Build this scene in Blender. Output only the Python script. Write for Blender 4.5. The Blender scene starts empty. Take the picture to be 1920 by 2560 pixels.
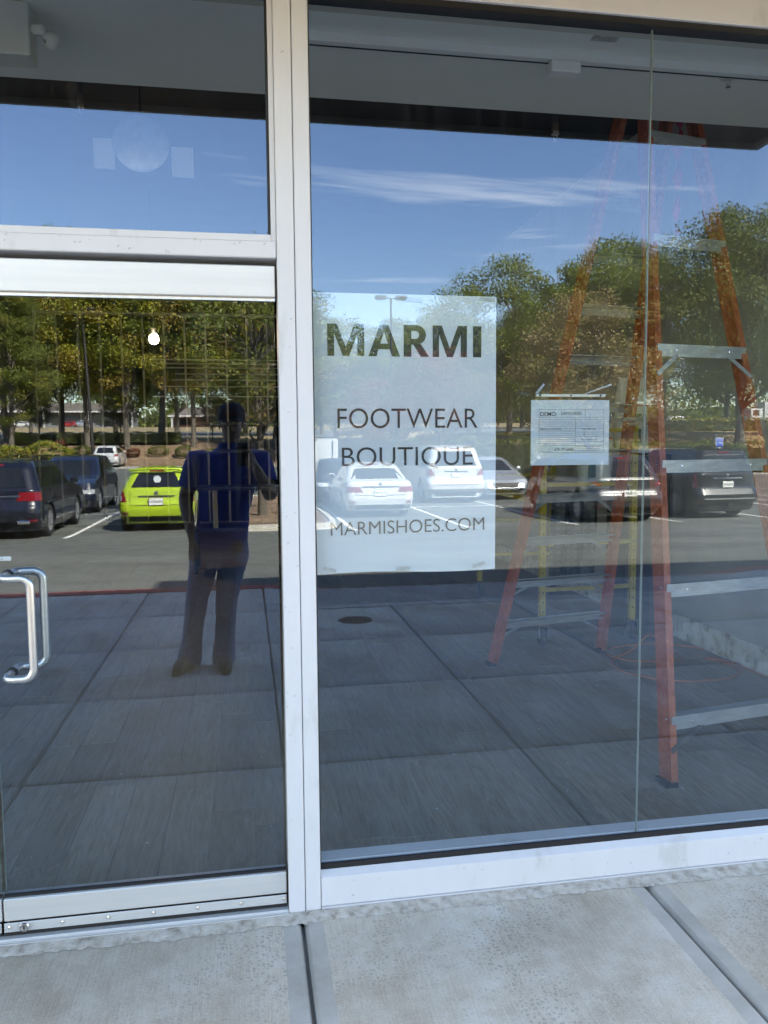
import bpy, math, random
import numpy as np
from mathutils import Vector, Matrix
R = math.radians
scene = bpy.context.scene
COL = scene.collection

# ------------------------------------------------------------------ camera, sky, sun, exposure
YAW, PITCH, ROLL, FPX = 0.171827, -0.0846056, -0.0078782, 1975.5
def cam_axes():
    cy, sy, cp, sp = math.cos(YAW), math.sin(YAW), math.cos(PITCH), math.sin(PITCH)
    r = Vector((cy, -sy, 0)); f = Vector((sy*cp, cy*cp, sp)); u = r.cross(f)
    c, s = math.cos(ROLL), math.sin(ROLL)
    return c*r + s*u, f, c*u - s*r
cd = bpy.data.cameras.new('camera'); cam = bpy.data.objects.new('camera', cd); COL.objects.link(cam)
ax, af, au = cam_axes()
cam.matrix_world = Matrix(((ax.x, au.x, -af.x, 0), (ax.y, au.y, -af.y, -2.53), (ax.z, au.z, -af.z, 1.56), (0, 0, 0, 1)))
cd.sensor_fit = 'VERTICAL'; cd.sensor_height = 24; cd.lens = 24*FPX/2560
cd.clip_start = 0.02; cd.clip_end = 3000
scene.camera = cam

SUN_EL, SUN_AZ = R(43), R(36)            # azimuth from +Y (behind the shop) towards +X
world = bpy.data.worlds.new('World'); scene.world = world; world.use_nodes = True
wn, wl = world.node_tree.nodes, world.node_tree.links; wn.clear()
wout = wn.new('ShaderNodeOutputWorld'); wbg = wn.new('ShaderNodeBackground'); wbg.inputs[1].default_value = 0.10
sky = wn.new('ShaderNodeTexSky'); sky.sky_type = 'NISHITA'; sky.sun_disc = False
sky.sun_elevation = SUN_EL; sky.sun_rotation = SUN_AZ; sky.altitude = 300; sky.air_density = 1.0; sky.dust_density = 0.4; sky.ozone_density = 1.3
# thin cirrus streaks over the whole sky
tc = wn.new('ShaderNodeTexCoord'); sep = wn.new('ShaderNodeSeparateXYZ'); wl.new(tc.outputs['Generated'], sep.inputs[0])
def wmath(op, a, b=None, c=None):
    n = wn.new('ShaderNodeMath'); n.operation = op
    for i, v in enumerate((a, b, c)):
        if v is None: continue
        if isinstance(v, (int, float)): n.inputs[i].default_value = v
        else: wl.new(v, n.inputs[i])
    return n.outputs[0]
zc = wmath('MAXIMUM', sep.outputs[2], 0.05)
hx = wmath('DIVIDE', sep.outputs[0], zc); hy = wmath('DIVIDE', sep.outputs[1], zc)
comb = wn.new('ShaderNodeCombineXYZ'); wl.new(wmath('MULTIPLY', hx, 0.55), comb.inputs[0]); wl.new(wmath('MULTIPLY', hy, 1.7), comb.inputs[1])
comb.inputs[2].default_value = 7.1
cn = wn.new('ShaderNodeTexNoise'); cn.inputs['Scale'].default_value = 0.75; cn.inputs['Detail'].default_value = 9; cn.inputs['Roughness'].default_value = 0.62; cn.inputs['Distortion'].default_value = 0.5
wl.new(comb.outputs[0], cn.inputs['Vector'])
mr = wn.new('ShaderNodeMapRange'); mr.inputs['From Min'].default_value = 0.575; mr.inputs['From Max'].default_value = 0.80; mr.inputs['To Max'].default_value = 0.75
wl.new(cn.outputs[0], mr.inputs['Value'])
cmix = wn.new('ShaderNodeMix'); cmix.data_type = 'RGBA'; wl.new(mr.outputs[0], cmix.inputs['Factor'])
hsv = wn.new('ShaderNodeHueSaturation'); hsv.inputs['Saturation'].default_value = 1.22; hsv.inputs['Value'].default_value = 1.0; wl.new(sky.outputs[0], hsv.inputs['Color']); wl.new(hsv.outputs[0], cmix.inputs['A']); cmix.inputs['B'].default_value = (7.5, 8.0, 8.8, 1)
wl.new(cmix.outputs['Result'], wbg.inputs[0]); wl.new(wbg.outputs[0], wout.inputs[0])
sl = bpy.data.lights.new('sun', 'SUN'); sl.energy = 5.0; sl.angle = R(0.53); sl.color = (1.0, 0.94, 0.84)
sun = bpy.data.objects.new('sun', sl); COL.objects.link(sun)
sdir = Vector((math.sin(SUN_AZ)*math.cos(SUN_EL), math.cos(SUN_AZ)*math.cos(SUN_EL), math.sin(SUN_EL)))
sun.rotation_euler = sdir.to_track_quat('Z', 'Y').to_euler(); sun.location = sdir*60
scene.view_settings.view_transform = 'Standard'; scene.view_settings.look = 'None'
scene.view_settings.gamma = 1; scene.view_settings.use_curve_mapping = False
scene.view_settings.exposure = 3.52
scene.view_settings.use_white_balance = True; scene.view_settings.white_balance_temperature = 10700; scene.view_settings.white_balance_tint = 20
cy = scene.cycles
cy.max_bounces = 9; cy.diffuse_bounces = 4; cy.glossy_bounces = 5; cy.transmission_bounces = 6; cy.transparent_max_bounces = 16
cy.caustics_reflective = False; cy.caustics_refractive = False
cy.use_denoising = True; cy.sample_clamp_indirect = 6

# ------------------------------------------------------------------ materials
MATS = {}
def _mat(name):
    m = bpy.data.materials.new(name); m.use_nodes = True
    nt = m.node_tree; b = nt.nodes['Principled BSDF']
    MATS[name] = m
    return m, nt, nt.nodes, nt.links, b
def mat(name, col, rough=0.6, metal=0.0, coat=0.0, spec=0.5, emit=None, estr=0):
    m, nt, n, l, b = _mat(name)
    b.inputs['Base Color'].default_value = (*col, 1); b.inputs['Roughness'].default_value = rough; b.inputs['Metallic'].default_value = metal
    b.inputs['Coat Weight'].default_value = coat; b.inputs['Coat Roughness'].default_value = 0.04; b.inputs['Specular IOR Level'].default_value = spec
    if emit: b.inputs['Emission Color'].default_value = (*emit, 1); b.inputs['Emission Strength'].default_value = estr
    return m
def noisy(name, stops, scale=8, detail=6, rough=0.8, bump=0.0, stretch=(1, 1, 1), metal=0, rnd=0.0, bscale=None, coords='Object', distort=0.0, coat=0, rrange=None):
    """colour from noise through a ramp, optional bump and per-object brightness variation"""
    m, nt, n, l, b = _mat(name)
    tcn = n.new('ShaderNodeTexCoord'); mp = n.new('ShaderNodeMapping'); mp.inputs['Scale'].default_value = stretch
    l.new(tcn.outputs[coords], mp.inputs['Vector'])
    nz = n.new('ShaderNodeTexNoise'); nz.inputs['Scale'].default_value = scale; nz.inputs['Detail'].default_value = detail; nz.inputs['Roughness'].default_value = 0.62; nz.inputs['Distortion'].default_value = distort
    vec = mp.outputs[0]
    if rnd:
        oi = n.new('ShaderNodeObjectInfo'); va = n.new('ShaderNodeVectorMath'); va.operation = 'ADD'
        ms = n.new('ShaderNodeMath'); ms.operation = 'MULTIPLY'; ms.inputs[1].default_value = 37.0; l.new(oi.outputs['Random'], ms.inputs[0])
        l.new(vec, va.inputs[0]); l.new(ms.outputs[0], va.inputs[1]); vec = va.outputs[0]
    l.new(vec, nz.inputs['Vector'])
    cr = n.new('ShaderNodeValToRGB'); els = cr.color_ramp.elements
    while len(els) < len(stops): els.new(0.5)
    for e, (p, c) in zip(els, stops): e.position = p; e.color = (*c, 1)
    l.new(nz.outputs[0], cr.inputs[0]); out = cr.outputs[0]
    if rnd:
        hs = n.new('ShaderNodeHueSaturation'); mrn = n.new('ShaderNodeMapRange'); mrn.inputs['To Min'].default_value = 1-rnd; mrn.inputs['To Max'].default_value = 1+rnd
        l.new(oi.outputs['Random'], mrn.inputs['Value']); l.new(mrn.outputs[0], hs.inputs['Value']); l.new(out, hs.inputs['Color']); out = hs.outputs[0]
    l.new(out, b.inputs['Base Color'])
    b.inputs['Roughness'].default_value = rough; b.inputs['Metallic'].default_value = metal; b.inputs['Coat Weight'].default_value = coat
    if rrange:
        mr2 = n.new('ShaderNodeMapRange'); mr2.inputs['To Min'].default_value, mr2.inputs['To Max'].default_value = rrange
        l.new(nz.outputs[0], mr2.inputs['Value']); l.new(mr2.outputs[0], b.inputs['Roughness'])
    if bump:
        src = nz.outputs[0]
        if bscale:
            n2 = n.new('ShaderNodeTexNoise'); n2.inputs['Scale'].default_value = bscale; n2.inputs['Detail'].default_value = 5; l.new(vec, n2.inputs['Vector']); src = n2.outputs[0]
        bp = n.new('ShaderNodeBump'); bp.inputs['Strength'].default_value = bump; bp.inputs['Distance'].default_value = 0.01
        l.new(src, bp.inputs['Height']); l.new(bp.outputs[0], b.inputs['Normal'])
    return m

def glass_mat(name, r0, tint, dust=0.0):
    """architectural glass: Fresnel mix of mirror reflection and clear tinted transmission"""
    m, nt, n, l, b = _mat(name); n.remove(b)
    out = n['Material Output']; mix = n.new('ShaderNodeMixShader'); tr = n.new('ShaderNodeBsdfTransparent'); gl = n.new('ShaderNodeBsdfGlossy')
    tr.inputs[0].default_value = (*tint, 1); gl.inputs['Roughness'].default_value = 0.0; gl.inputs['Color'].default_value = (0.51, 0.73, 1.0, 1)
    lw = n.new('ShaderNodeLayerWeight'); lw.inputs[0].default_value = 0.5
    p = n.new('ShaderNodeMath'); p.operation = 'POWER'; p.inputs[1].default_value = 5; l.new(lw.outputs['Facing'], p.inputs[0])
    ma = n.new('ShaderNodeMath'); ma.operation = 'MULTIPLY_ADD'; ma.inputs[1].default_value = 1-r0; ma.inputs[2].default_value = r0; l.new(p.outputs[0], ma.inputs[0])
    l.new(ma.outputs[0], mix.inputs[0]); l.new(tr.outputs[0], mix.inputs[1]); l.new(gl.outputs[0], mix.inputs[2])
    if not dust: l.new(mix.outputs[0], out.inputs[0]); return m
    tcn = n.new('ShaderNodeTexCoord'); mp = n.new('ShaderNodeMapping'); mp.inputs['Scale'].default_value = (16, 1, 0.9); l.new(tcn.outputs['Object'], mp.inputs['Vector'])
    nz = n.new('ShaderNodeTexNoise'); nz.inputs['Scale'].default_value = 1.6; nz.inputs['Detail'].default_value = 8; nz.inputs['Roughness'].default_value = 0.7; l.new(mp.outputs[0], nz.inputs['Vector'])
    mr3 = n.new('ShaderNodeMapRange'); mr3.inputs['From Min'].default_value = 0.48; mr3.inputs['From Max'].default_value = 0.85; mr3.inputs['To Max'].default_value = dust; l.new(nz.outputs[0], mr3.inputs['Value'])
    df_ = n.new('ShaderNodeBsdfDiffuse'); df_.inputs[0].default_value = (.75, .76, .78, 1); m2 = n.new('ShaderNodeMixShader'); l.new(mr3.outputs[0], m2.inputs[0]); l.new(mix.outputs[0], m2.inputs[1]); l.new(df_.outputs[0], m2.inputs[2]); l.new(m2.outputs[0], out.inputs[0])
    return m
GLASS_F = glass_mat('window_glass_outer', 0.130, (0.87, 0.945, 0.985), 0.022)
GLASS_B = glass_mat('window_glass_inner', 0.012, (0.97, 0.98, 0.98))
GLASS_E = mat('glass_edge', (0.22, 0.33, 0.31), 0.15)
FILM = glass_mat('clear_film', 0.02, (0.97, 0.98, 0.985))

ALU = noisy('white_aluminium', [(0.28, (0.50, 0.50, 0.50)), (0.42, (0.615, 0.62, 0.645)), (0.8, (0.645, 0.65, 0.68))], 7.0, 10, 0.42, stretch=(1, 1, 0.35), coords='Object')
ALU_DOOR = noisy('satin_aluminium', [(0.3, (0.60, 0.60, 0.60)), (0.7, (0.68, 0.68, 0.665))], 4, 8, 0.38, stretch=(0.25, 6, 6), metal=0.35)
STEEL = noisy('brushed_steel', [(0.3, (0.55, 0.56, 0.57)), (0.7, (0.70, 0.71, 0.72))], 40, 4, 0.33, metal=0.9, stretch=(1, 1, 0.1))
RUBBER = mat('black_rubber', (0.012, 0.012, 0.013), 0.65)
GASKET = mat('black_gasket', (0.010, 0.010, 0.012), 0.5)
PAPER = noisy('paper', [(0.3, (0.56, 0.60, 0.63)), (0.7, (0.59, 0.63, 0.66))], 3, 4, 0.75)
INK = mat('black_ink', (0.012, 0.012, 0.014), 0.55)
INKG = mat('grey_ink', (0.14, 0.15, 0.17), 0.6)
TAPE = noisy('matte_tape', [(0.35, (0.34, 0.36, 0.36)), (0.65, (0.46, 0.48, 0.48))], 60, 4, 0.5)
STUCCO = noisy('cream_stucco', [(0.3, (0.56, 0.50, 0.43)), (0.7, (0.64, 0.58, 0.50))], 20, 6, 0.9, bump=0.3)
CANOPY = noisy('dark_canopy_soffit', [(0.3, (0.020, 0.018, 0.016)), (0.7, (0.032, 0.028, 0.024))], 6, 5, 0.85)
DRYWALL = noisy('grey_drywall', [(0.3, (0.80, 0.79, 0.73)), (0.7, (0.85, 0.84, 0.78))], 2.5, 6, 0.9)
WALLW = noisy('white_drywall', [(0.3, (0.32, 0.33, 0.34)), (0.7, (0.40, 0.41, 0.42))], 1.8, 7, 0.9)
MUD = noisy('joint_compound', [(0.36, (0.30, 0.27, 0.22)), (0.5, (0.55, 0.55, 0.52)), (0.7, (0.66, 0.67, 0.66))], 9, 8, 0.9, bump=0.3)
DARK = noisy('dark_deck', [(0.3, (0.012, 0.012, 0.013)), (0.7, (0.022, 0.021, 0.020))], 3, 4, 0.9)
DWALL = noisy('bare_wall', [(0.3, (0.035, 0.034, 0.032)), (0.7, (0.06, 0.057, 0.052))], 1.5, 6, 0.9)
STUD = noisy('galvanised_stud', [(0.3, (0.42, 0.44, 0.43)), (0.7, (0.60, 0.61, 0.58))], 12, 5, 0.45, metal=0.5)
WOOD = noisy('pine_wood', [(0.3, (0.42, 0.30, 0.15)), (0.7, (0.60, 0.46, 0.26))], 5, 6, 0.7, stretch=(6, 6, 0.5))
ORANGE = noisy('orange_fibreglass', [(0.28, (0.28, 0.045, 0.015)), (0.5, (0.42, 0.080, 0.024)), (0.66, (0.48, 0.115, 0.045)), (0.8, (0.54, 0.30, 0.22))], 26, 11, 0.5)
STEPAL = noisy('step_aluminium', [(0.3, (0.34, 0.37, 0.38)), (0.7, (0.54, 0.56, 0.56))], 14, 9, 0.40, metal=0.55, stretch=(0.4, 3, 3))
YELLOW = noisy('yellow_paint', [(0.3, (0.42, 0.28, 0.02)), (0.7, (0.58, 0.42, 0.04))], 9, 6, 0.5)
BLACKP = mat('black_plastic', (0.015, 0.015, 0.017), 0.45)
CORD = mat('orange_cord', (0.55, 0.15, 0.05), 0.5)
BAGP = noisy('paper_bag', [(0.3, (0.62, 0.66, 0.62)), (0.7, (0.74, 0.77, 0.73))], 4, 7, 0.8, bump=0.2)
BAGG = mat('bag_green', (0.02, 0.11, 0.06), 0.7)
BAGR = mat('bag_red', (0.4, 0.03, 0.03), 0.7)
PLASTW = mat('white_plastic', (0.62, 0.63, 0.58), 0.5)
CHROME = mat('chrome', (0.82, 0.82, 0.83), 0.12, 1.0)
PINK = mat('pink_ribbon', (0.55, 0.03, 0.10), 0.7)
BLUEP = mat('blue_plastic', (0.010, 0.022, 0.075), 0.6)

def concrete_slab():
    m, nt, n, l, b = _mat('broomed_concrete')
    tcn = n.new('ShaderNodeTexCoord'); oi = n.new('ShaderNodeObjectInfo'); geo = n.new('ShaderNodeNewGeometry')
    def noise(scale, det, st, rough=0.6):
        mp = n.new('ShaderNodeMapping'); mp.inputs['Scale'].default_value = st; l.new(geo.outputs['Position'], mp.inputs['Vector'])
        z = n.new('ShaderNodeTexNoise'); z.inputs['Scale'].default_value = scale; z.inputs['Detail'].default_value = det; z.inputs['Roughness'].default_value = rough
        l.new(mp.outputs[0], z.inputs['Vector']); return z.outputs[0]
    def ramp(v, stops):
        cr = n.new('ShaderNodeValToRGB'); els = cr.color_ramp.elements
        while len(els) < len(stops): els.new(0.5)
        for e, (p, c) in zip(els, stops): e.position = p; e.color = (*c, 1)
        l.new(v, cr.inputs[0]); return cr.outputs[0]
    def mix(a, bb, f, mode='MIX'):
        x = n.new('ShaderNodeMix'); x.data_type = 'RGBA'; x.blend_type = mode
        for k, v in (('Factor', f), ('A', a), ('B', bb)):
            if isinstance(v, (int, float)): x.inputs[k].default_value = v
            elif isinstance(v, tuple): x.inputs[k].default_value = (*v, 1)
            else: l.new(v, x.inputs[k])
        return x.outputs['Result']
    def mth(op, a, b_=None):
        x = n.new('ShaderNodeMath'); x.operation = op
        for i, v in enumerate((a, b_)):
            if v is None: continue
            if isinstance(v, (int, float)): x.inputs[i].default_value = v
            else: l.new(v, x.inputs[i])
        return x.outputs[0]
    big = noise(2.1, 7, (1, 1, 1)); mid = noise(11, 8, (1, 1, 1), 0.7)
    base = ramp(big, [(0.30, (0.46, 0.375, 0.295)), (0.5, (0.60, 0.525, 0.445)), (0.68, (0.70, 0.635, 0.56))])
    base = mix(base, ramp(mid, [(0.35, (0.40, 0.38, 0.36)), (0.65, (0.62, 0.62, 0.62))]), 0.5, 'OVERLAY')
    # worn cement skin: small cells where the paste has gone, only in patches
    vo = n.new('ShaderNodeTexVoronoi'); vo.feature = 'DISTANCE_TO_EDGE'; vo.inputs['Scale'].default_value = 62; vo.inputs['Randomness'].default_value = 1.0
    wv = n.new('ShaderNodeVectorMath'); wv.operation = 'MULTIPLY_ADD'
    wn_ = n.new('ShaderNodeTexNoise'); wn_.inputs['Scale'].default_value = 30; l.new(geo.outputs['Position'], wn_.inputs['Vector'])
    l.new(wn_.outputs['Color'], wv.inputs[0]); wv.inputs[1].default_value = (0.018, 0.018, 0.018); l.new(geo.outputs['Position'], wv.inputs[2]); l.new(wv.outputs[0], vo.inputs['Vector'])
    cell = mth('GREATER_THAN', vo.outputs[0], 0.20)
    patch = ramp(noise(1.7, 6, (1, 1, 1)), [(0.48, (0, 0, 0)), (0.60, (1, 1, 1))])
    pitf = mth('MULTIPLY', mth('MULTIPLY', cell, patch), mth('GREATER_THAN', noise(24, 4, (1, 1, 1)), 0.46))
    pitf = mth('MULTIPLY', pitf, 0.5)
    base = mix(base, (0.33, 0.29, 0.25), pitf)
    base = mix(base, ramp(noise(1.0, 4, (240, 6, 1), 0.7), [(0.30, (0.34, 0.33, 0.32)), (0.70, (0.66, 0.66, 0.66))]), 0.40, 'OVERLAY')
    base = mix(base, ramp(noise(150, 3, (1, 1, 1), 0.8), [(0.32, (0.28, 0.27, 0.26)), (0.68, (0.72, 0.72, 0.72))]), 0.35, 'OVERLAY')
    # scuffs
    sc = ramp(noise(7, 9, (1.0, 0.35, 1), 0.75), [(0.62, (0, 0, 0)), (0.72, (1, 1, 1))])
    base = mix(base, (0.70, 0.70, 0.71), mth('MULTIPLY', sc, 0.45))
    # smooth tooled margin: object coordinates run -.5 to .5 over the slab
    so = n.new('ShaderNodeSeparateXYZ'); l.new(tcn.outputs['Object'], so.inputs[0])
    ex = mth('ABSOLUTE', so.outputs[0]); ey = mth('ABSOLUTE', so.outputs[1])
    margin = mth('MAXIMUM', mth('GREATER_THAN', mth('ADD', ex, mth('MULTIPLY', noise(9, 4, (1, 1, 1)), 0.012)), 0.5475), mth('GREATER_THAN', ey, 0.562))
    base = mix(base, ramp(noise(5, 8, (1, 1, 1)), [(0.35, (0.42, 0.38, 0.335)), (0.65, (0.56, 0.53, 0.49))]), mth('MULTIPLY', margin, 0.85))
    hs = n.new('ShaderNodeHueSaturation'); mrn = n.new('ShaderNodeMapRange'); mrn.inputs['To Min'].default_value = 0.9; mrn.inputs['To Max'].default_value = 1.1
    l.new(oi.outputs['Random'], mrn.inputs['Value']); l.new(mrn.outputs[0], hs.inputs['Value']); l.new(base, hs.inputs['Color'])
    l.new(hs.outputs[0], b.inputs['Base Color']); b.inputs['Roughness'].default_value = 0.88
    broom = noise(1.0, 3, (260, 5, 1))
    hgt = mth('MULTIPLY', mth('ADD', mth('MULTIPLY', broom, 0.7), mth('MULTIPLY', mid, 0.5)), mth('SUBTRACT', 1.0, mth('MULTIPLY', margin, 0.8)))
    hgt = mth('SUBTRACT', hgt, mth('MULTIPLY', pitf, 0.6))
    bp = n.new('ShaderNodeBump'); bp.inputs['Strength'].default_value = 0.55; bp.inputs['Distance'].default_value = 0.006
    l.new(hgt, bp.inputs['Height']); l.new(bp.outputs[0], b.inputs['Normal'])
    return m
CONC = concrete_slab()
MORTAR = noisy('mortar_bed', [(0.30, (0.24, 0.20, 0.165)), (0.42, (0.40, 0.35, 0.30)), (0.56, (0.52, 0.47, 0.42)), (0.74, (0.60, 0.56, 0.51))], 30, 12, 0.9, bump=0.7, coords='Object')
CONC2 = noisy('plain_concrete', [(0.3, (0.25, 0.24, 0.22)), (0.7, (0.36, 0.35, 0.33))], 3, 8, 0.9)
KERBC = noisy('kerb_concrete', [(0.3, (0.34, 0.31, 0.26)), (0.7, (0.48, 0.45, 0.39))], 4, 8, 0.9)
REDK = noisy('red_kerb_paint', [(0.3, (0.36, 0.035, 0.030)), (0.5, (0.50, 0.055, 0.048)), (0.75, (0.52, 0.11, 0.10))], 9, 9, 0.7)
ASPH = noisy('asphalt', [(0.30, (0.056, 0.060, 0.054)), (0.5, (0.086, 0.092, 0.083)), (0.72, (0.118, 0.124, 0.112))], 0.55, 12, 0.85, bump=0.4, bscale=60, coords='Object', stretch=(0.5, 1.4, 1))
LINEP = noisy('line_paint', [(0.33, (0.16, 0.16, 0.15)), (0.42, (0.62, 0.61, 0.57)), (0.7, (0.74, 0.73, 0.70))], 6, 9, 0.8)
MULCH = noisy('pine_mulch', [(0.3, (0.10, 0.055, 0.032)), (0.5, (0.19, 0.115, 0.07)), (0.72, (0.30, 0.20, 0.13))], 2.2, 12, 0.95, bump=0.6, bscale=20, coords='Object')
GRASSD = noisy('dry_grass', [(0.3, (0.16, 0.105, 0.05)), (0.5, (0.27, 0.19, 0.10)), (0.75, (0.20, 0.17, 0.06))], 0.35, 10, 0.95, coords='Object')
PLANK = noisy('grey_wood_plank', [(0.25, (0.15, 0.115, 0.080)), (0.45, (0.25, 0.195, 0.140)), (0.62, (0.32, 0.26, 0.195)), (0.8, (0.37, 0.31, 0.24))], 4.5, 9, 0.5, bump=0.15, stretch=(9, 0.7, 1), rnd=0.13, distort=1.6, rrange=(0.38, 0.62))
IRON = noisy('rusty_iron', [(0.3, (0.05, 0.03, 0.025)), (0.7, (0.12, 0.07, 0.05))], 15, 6, 0.8)

# ------------------------------------------------------------------ mesh helpers
class MB:
    def __init__(s): s.v = []; s.f = []; s.m = []; s.mi = 0
    def add(s, vs, fs):
        o = len(s.v); s.v += [tuple(p) for p in vs]; s.f += [tuple(i+o for i in f) for f in fs]; s.m += [s.mi]*len(fs); return s
    def box(s, x0, x1, y0, y1, z0, z1):
        return s.add([(x, y, z) for z in (z0, z1) for y in (y0, y1) for x in (x0, x1)], [(0, 2, 3, 1), (4, 5, 7, 6), (0, 1, 5, 4), (2, 6, 7, 3), (0, 4, 6, 2), (1, 3, 7, 5)])
    def cbox(s, x0, x1, y0, y1, z0, z1, c=0.004):
        """box with chamfered edges"""
        X, Y, Z = (x0, x1), (y0, y1), (z0, z1); vs = []; idx = {}
        for i in (0, 1):
            for j in (0, 1):
                for k in (0, 1):
                    sx, sy, sz = (1 if i == 0 else -1), (1 if j == 0 else -1), (1 if k == 0 else -1)
                    for a, p in enumerate(((X[i], Y[j]+sy*c, Z[k]+sz*c), (X[i]+sx*c, Y[j], Z[k]+sz*c), (X[i]+sx*c, Y[j]+sy*c, Z[k]))):
                        idx[i, j, k, a] = len(vs); vs.append(p)
        fs = []
        for i in (0, 1):
            q = [idx[i, 0, 0, 0], idx[i, 1, 0, 0], idx[i, 1, 1, 0], idx[i, 0, 1, 0]]; fs.append(q if i else q[::-1])
            q = [idx[0, i, 0, 1], idx[1, i, 0, 1], idx[1, i, 1, 1], idx[0, i, 1, 1]]; fs.append(q[::-1] if i else q)
            q = [idx[0, 0, i, 2], idx[1, 0, i, 2], idx[1, 1, i, 2], idx[0, 1, i, 2]]; fs.append(q if i else q[::-1])
        for i in (0, 1):
            for j in (0, 1):
                for k in (0, 1):
                    t = [idx[i, j, k, 0], idx[i, j, k, 1], idx[i, j, k, 2]]; fs.append(t if (i+j+k) % 2 else t[::-1])
        for i in (0, 1):
            for j in (0, 1):
                q = [idx[i, j, 0, 0], idx[i, j, 0, 1], idx[i, j, 1, 1], idx[i, j, 1, 0]]; fs.append(q if (i+j) % 2 == 0 else q[::-1])
                q = [idx[i, 0, j, 0], idx[i, 0, j, 2], idx[i, 1, j, 2], idx[i, 1, j, 0]]; fs.append(q if (i+j) % 2 else q[::-1])
                q = [idx[0, i, j, 1], idx[0, i, j, 2], idx[1, i, j, 2], idx[1, i, j, 1]]; fs.append(q if (i+j) % 2 == 0 else q[::-1])
        return s.add(vs, fs)
    def bar(s, a, b, w, h, up=(0, 0, 1)):
        """rectangular bar from a to b, w across, h along up"""
        a, b = Vector(a), Vector(b); d = (b-a).normalized(); x = d.cross(Vector(up)).normalized(); u = x.cross(d)
        vs = [p + x*sx*w/2 + u*su*h/2 for p in (a, b) for sx, su in ((-1, -1), (1, -1), (1, 1), (-1, 1))]
        return s.add(vs, [(3, 2, 1, 0), (4, 5, 6, 7), (0, 1, 5, 4), (1, 2, 6, 5), (2, 3, 7, 6), (3, 0, 4, 7)])
    def tube(s, pts, r, n=8, caps=True):
        pts = [Vector(p) for p in pts]; k = len(pts); rs = r if isinstance(r, (list, tuple)) else [r]*k
        up = Vector((0.13, 0.21, 1)); vs = []; px = None
        for i, p in enumerate(pts):
            d = (pts[min(i+1, k-1)] - pts[max(i-1, 0)]).normalized()
            x = d.cross(up) if px is None else px - d*px.dot(d)
            if x.length < 1e-4: x = d.cross(Vector((1, 0, 0)))
            x.normalize(); px = x; y = d.cross(x)
            vs += [p + (x*math.cos(t) + y*math.sin(t))*rs[i] for t in (2*math.pi*j/n for j in range(n))]
        fs = [(i*n+j, i*n+(j+1) % n, (i+1)*n+(j+1) % n, (i+1)*n+j) for i in range(k-1) for j in range(n)]
        if caps: fs += [tuple(range(n))[::-1], tuple((k-1)*n+j for j in range(n))]
        return s.add(vs, fs)
    def lathe(s, prof, n=20, axis='z', o=(0, 0, 0), caps=True):
        vs = []; k = len(prof); o = Vector(o)
        for r, h in prof:
            for j in range(n):
                t = 2*math.pi*j/n; c, q = r*math.cos(t), r*math.sin(t)
                vs.append(o + Vector((c, q, h) if axis == 'z' else (h, c, q) if axis == 'x' else (q, h, c)))
        fs = [(i*n+j, i*n+(j+1) % n, (i+1)*n+(j+1) % n, (i+1)*n+j) for i in range(k-1) for j in range(n)]
        if caps and prof[0][0] > 1e-6: fs.append(tuple(range(n))[::-1])
        if caps and prof[-1][0] > 1e-6: fs.append(tuple((k-1)*n+j for j in range(n)))
        return s.add(vs, fs)
    def prism(s, poly, y0, y1):
        """polygon in x,z extruded from y0 to y1 (poly counter-clockwise seen from -y)"""
        k = len(poly); vs = [(x, y0, z) for x, z in poly] + [(x, y1, z) for x, z in poly]
        return s.add(vs, [tuple(range(k)), tuple(range(2*k-1, k-1, -1))] + [(i, i+k, (i+1) % k+k, (i+1) % k) for i in range(k)])
    def grid(s, rows):
        m_, n_ = len(rows), len(rows[0])
        return s.add([p for r in rows for p in r], [(i*n_+j, i*n_+j+1, (i+1)*n_+j+1, (i+1)*n_+j) for i in range(m_-1) for j in range(n_-1)])
    def mesh(s, name, mats, smooth=0):
        me = bpy.data.meshes.new(name); me.from_pydata(s.v, [], s.f)
        for m in (mats if isinstance(mats, (list, tuple)) else [mats]): me.materials.append(m)
        if any(s.m): me.polygons.foreach_set('material_index', s.m)
        if smooth:
            me.polygons.foreach_set('use_smooth', [True]*len(me.polygons)); me.set_sharp_from_angle(angle=R(smooth))
        me.validate(); me.update(); return me
    def build(s, name, mats, parent=None, smooth=0, loc=None, rz=0):
        return obj(name, s.mesh(name, mats, smooth), parent, loc, rz)
def obj(name, data, parent=None, loc=None, rz=0):
    o = bpy.data.objects.new(name, data); COL.objects.link(o)
    if parent is not None: o.parent = parent
    if loc is not None: o.location = loc
    if rz: o.rotation_euler = (0, 0, rz)
    return o
def tag(o, label=None, cat=None, group=None, kind=None):
    for k, v in (('label', label), ('category', cat), ('group', group), ('kind', kind)):
        if v: o[k] = v
    return o
def thing(name, label, cat, loc=(0, 0, 0), rz=0, group=None):
    return tag(obj(name, None, None, loc, rz), label, cat, group)
def struct(name, mb, m, smooth=0, loc=None): return tag(mb.build(name, m, None, smooth, loc), kind='structure')
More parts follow.
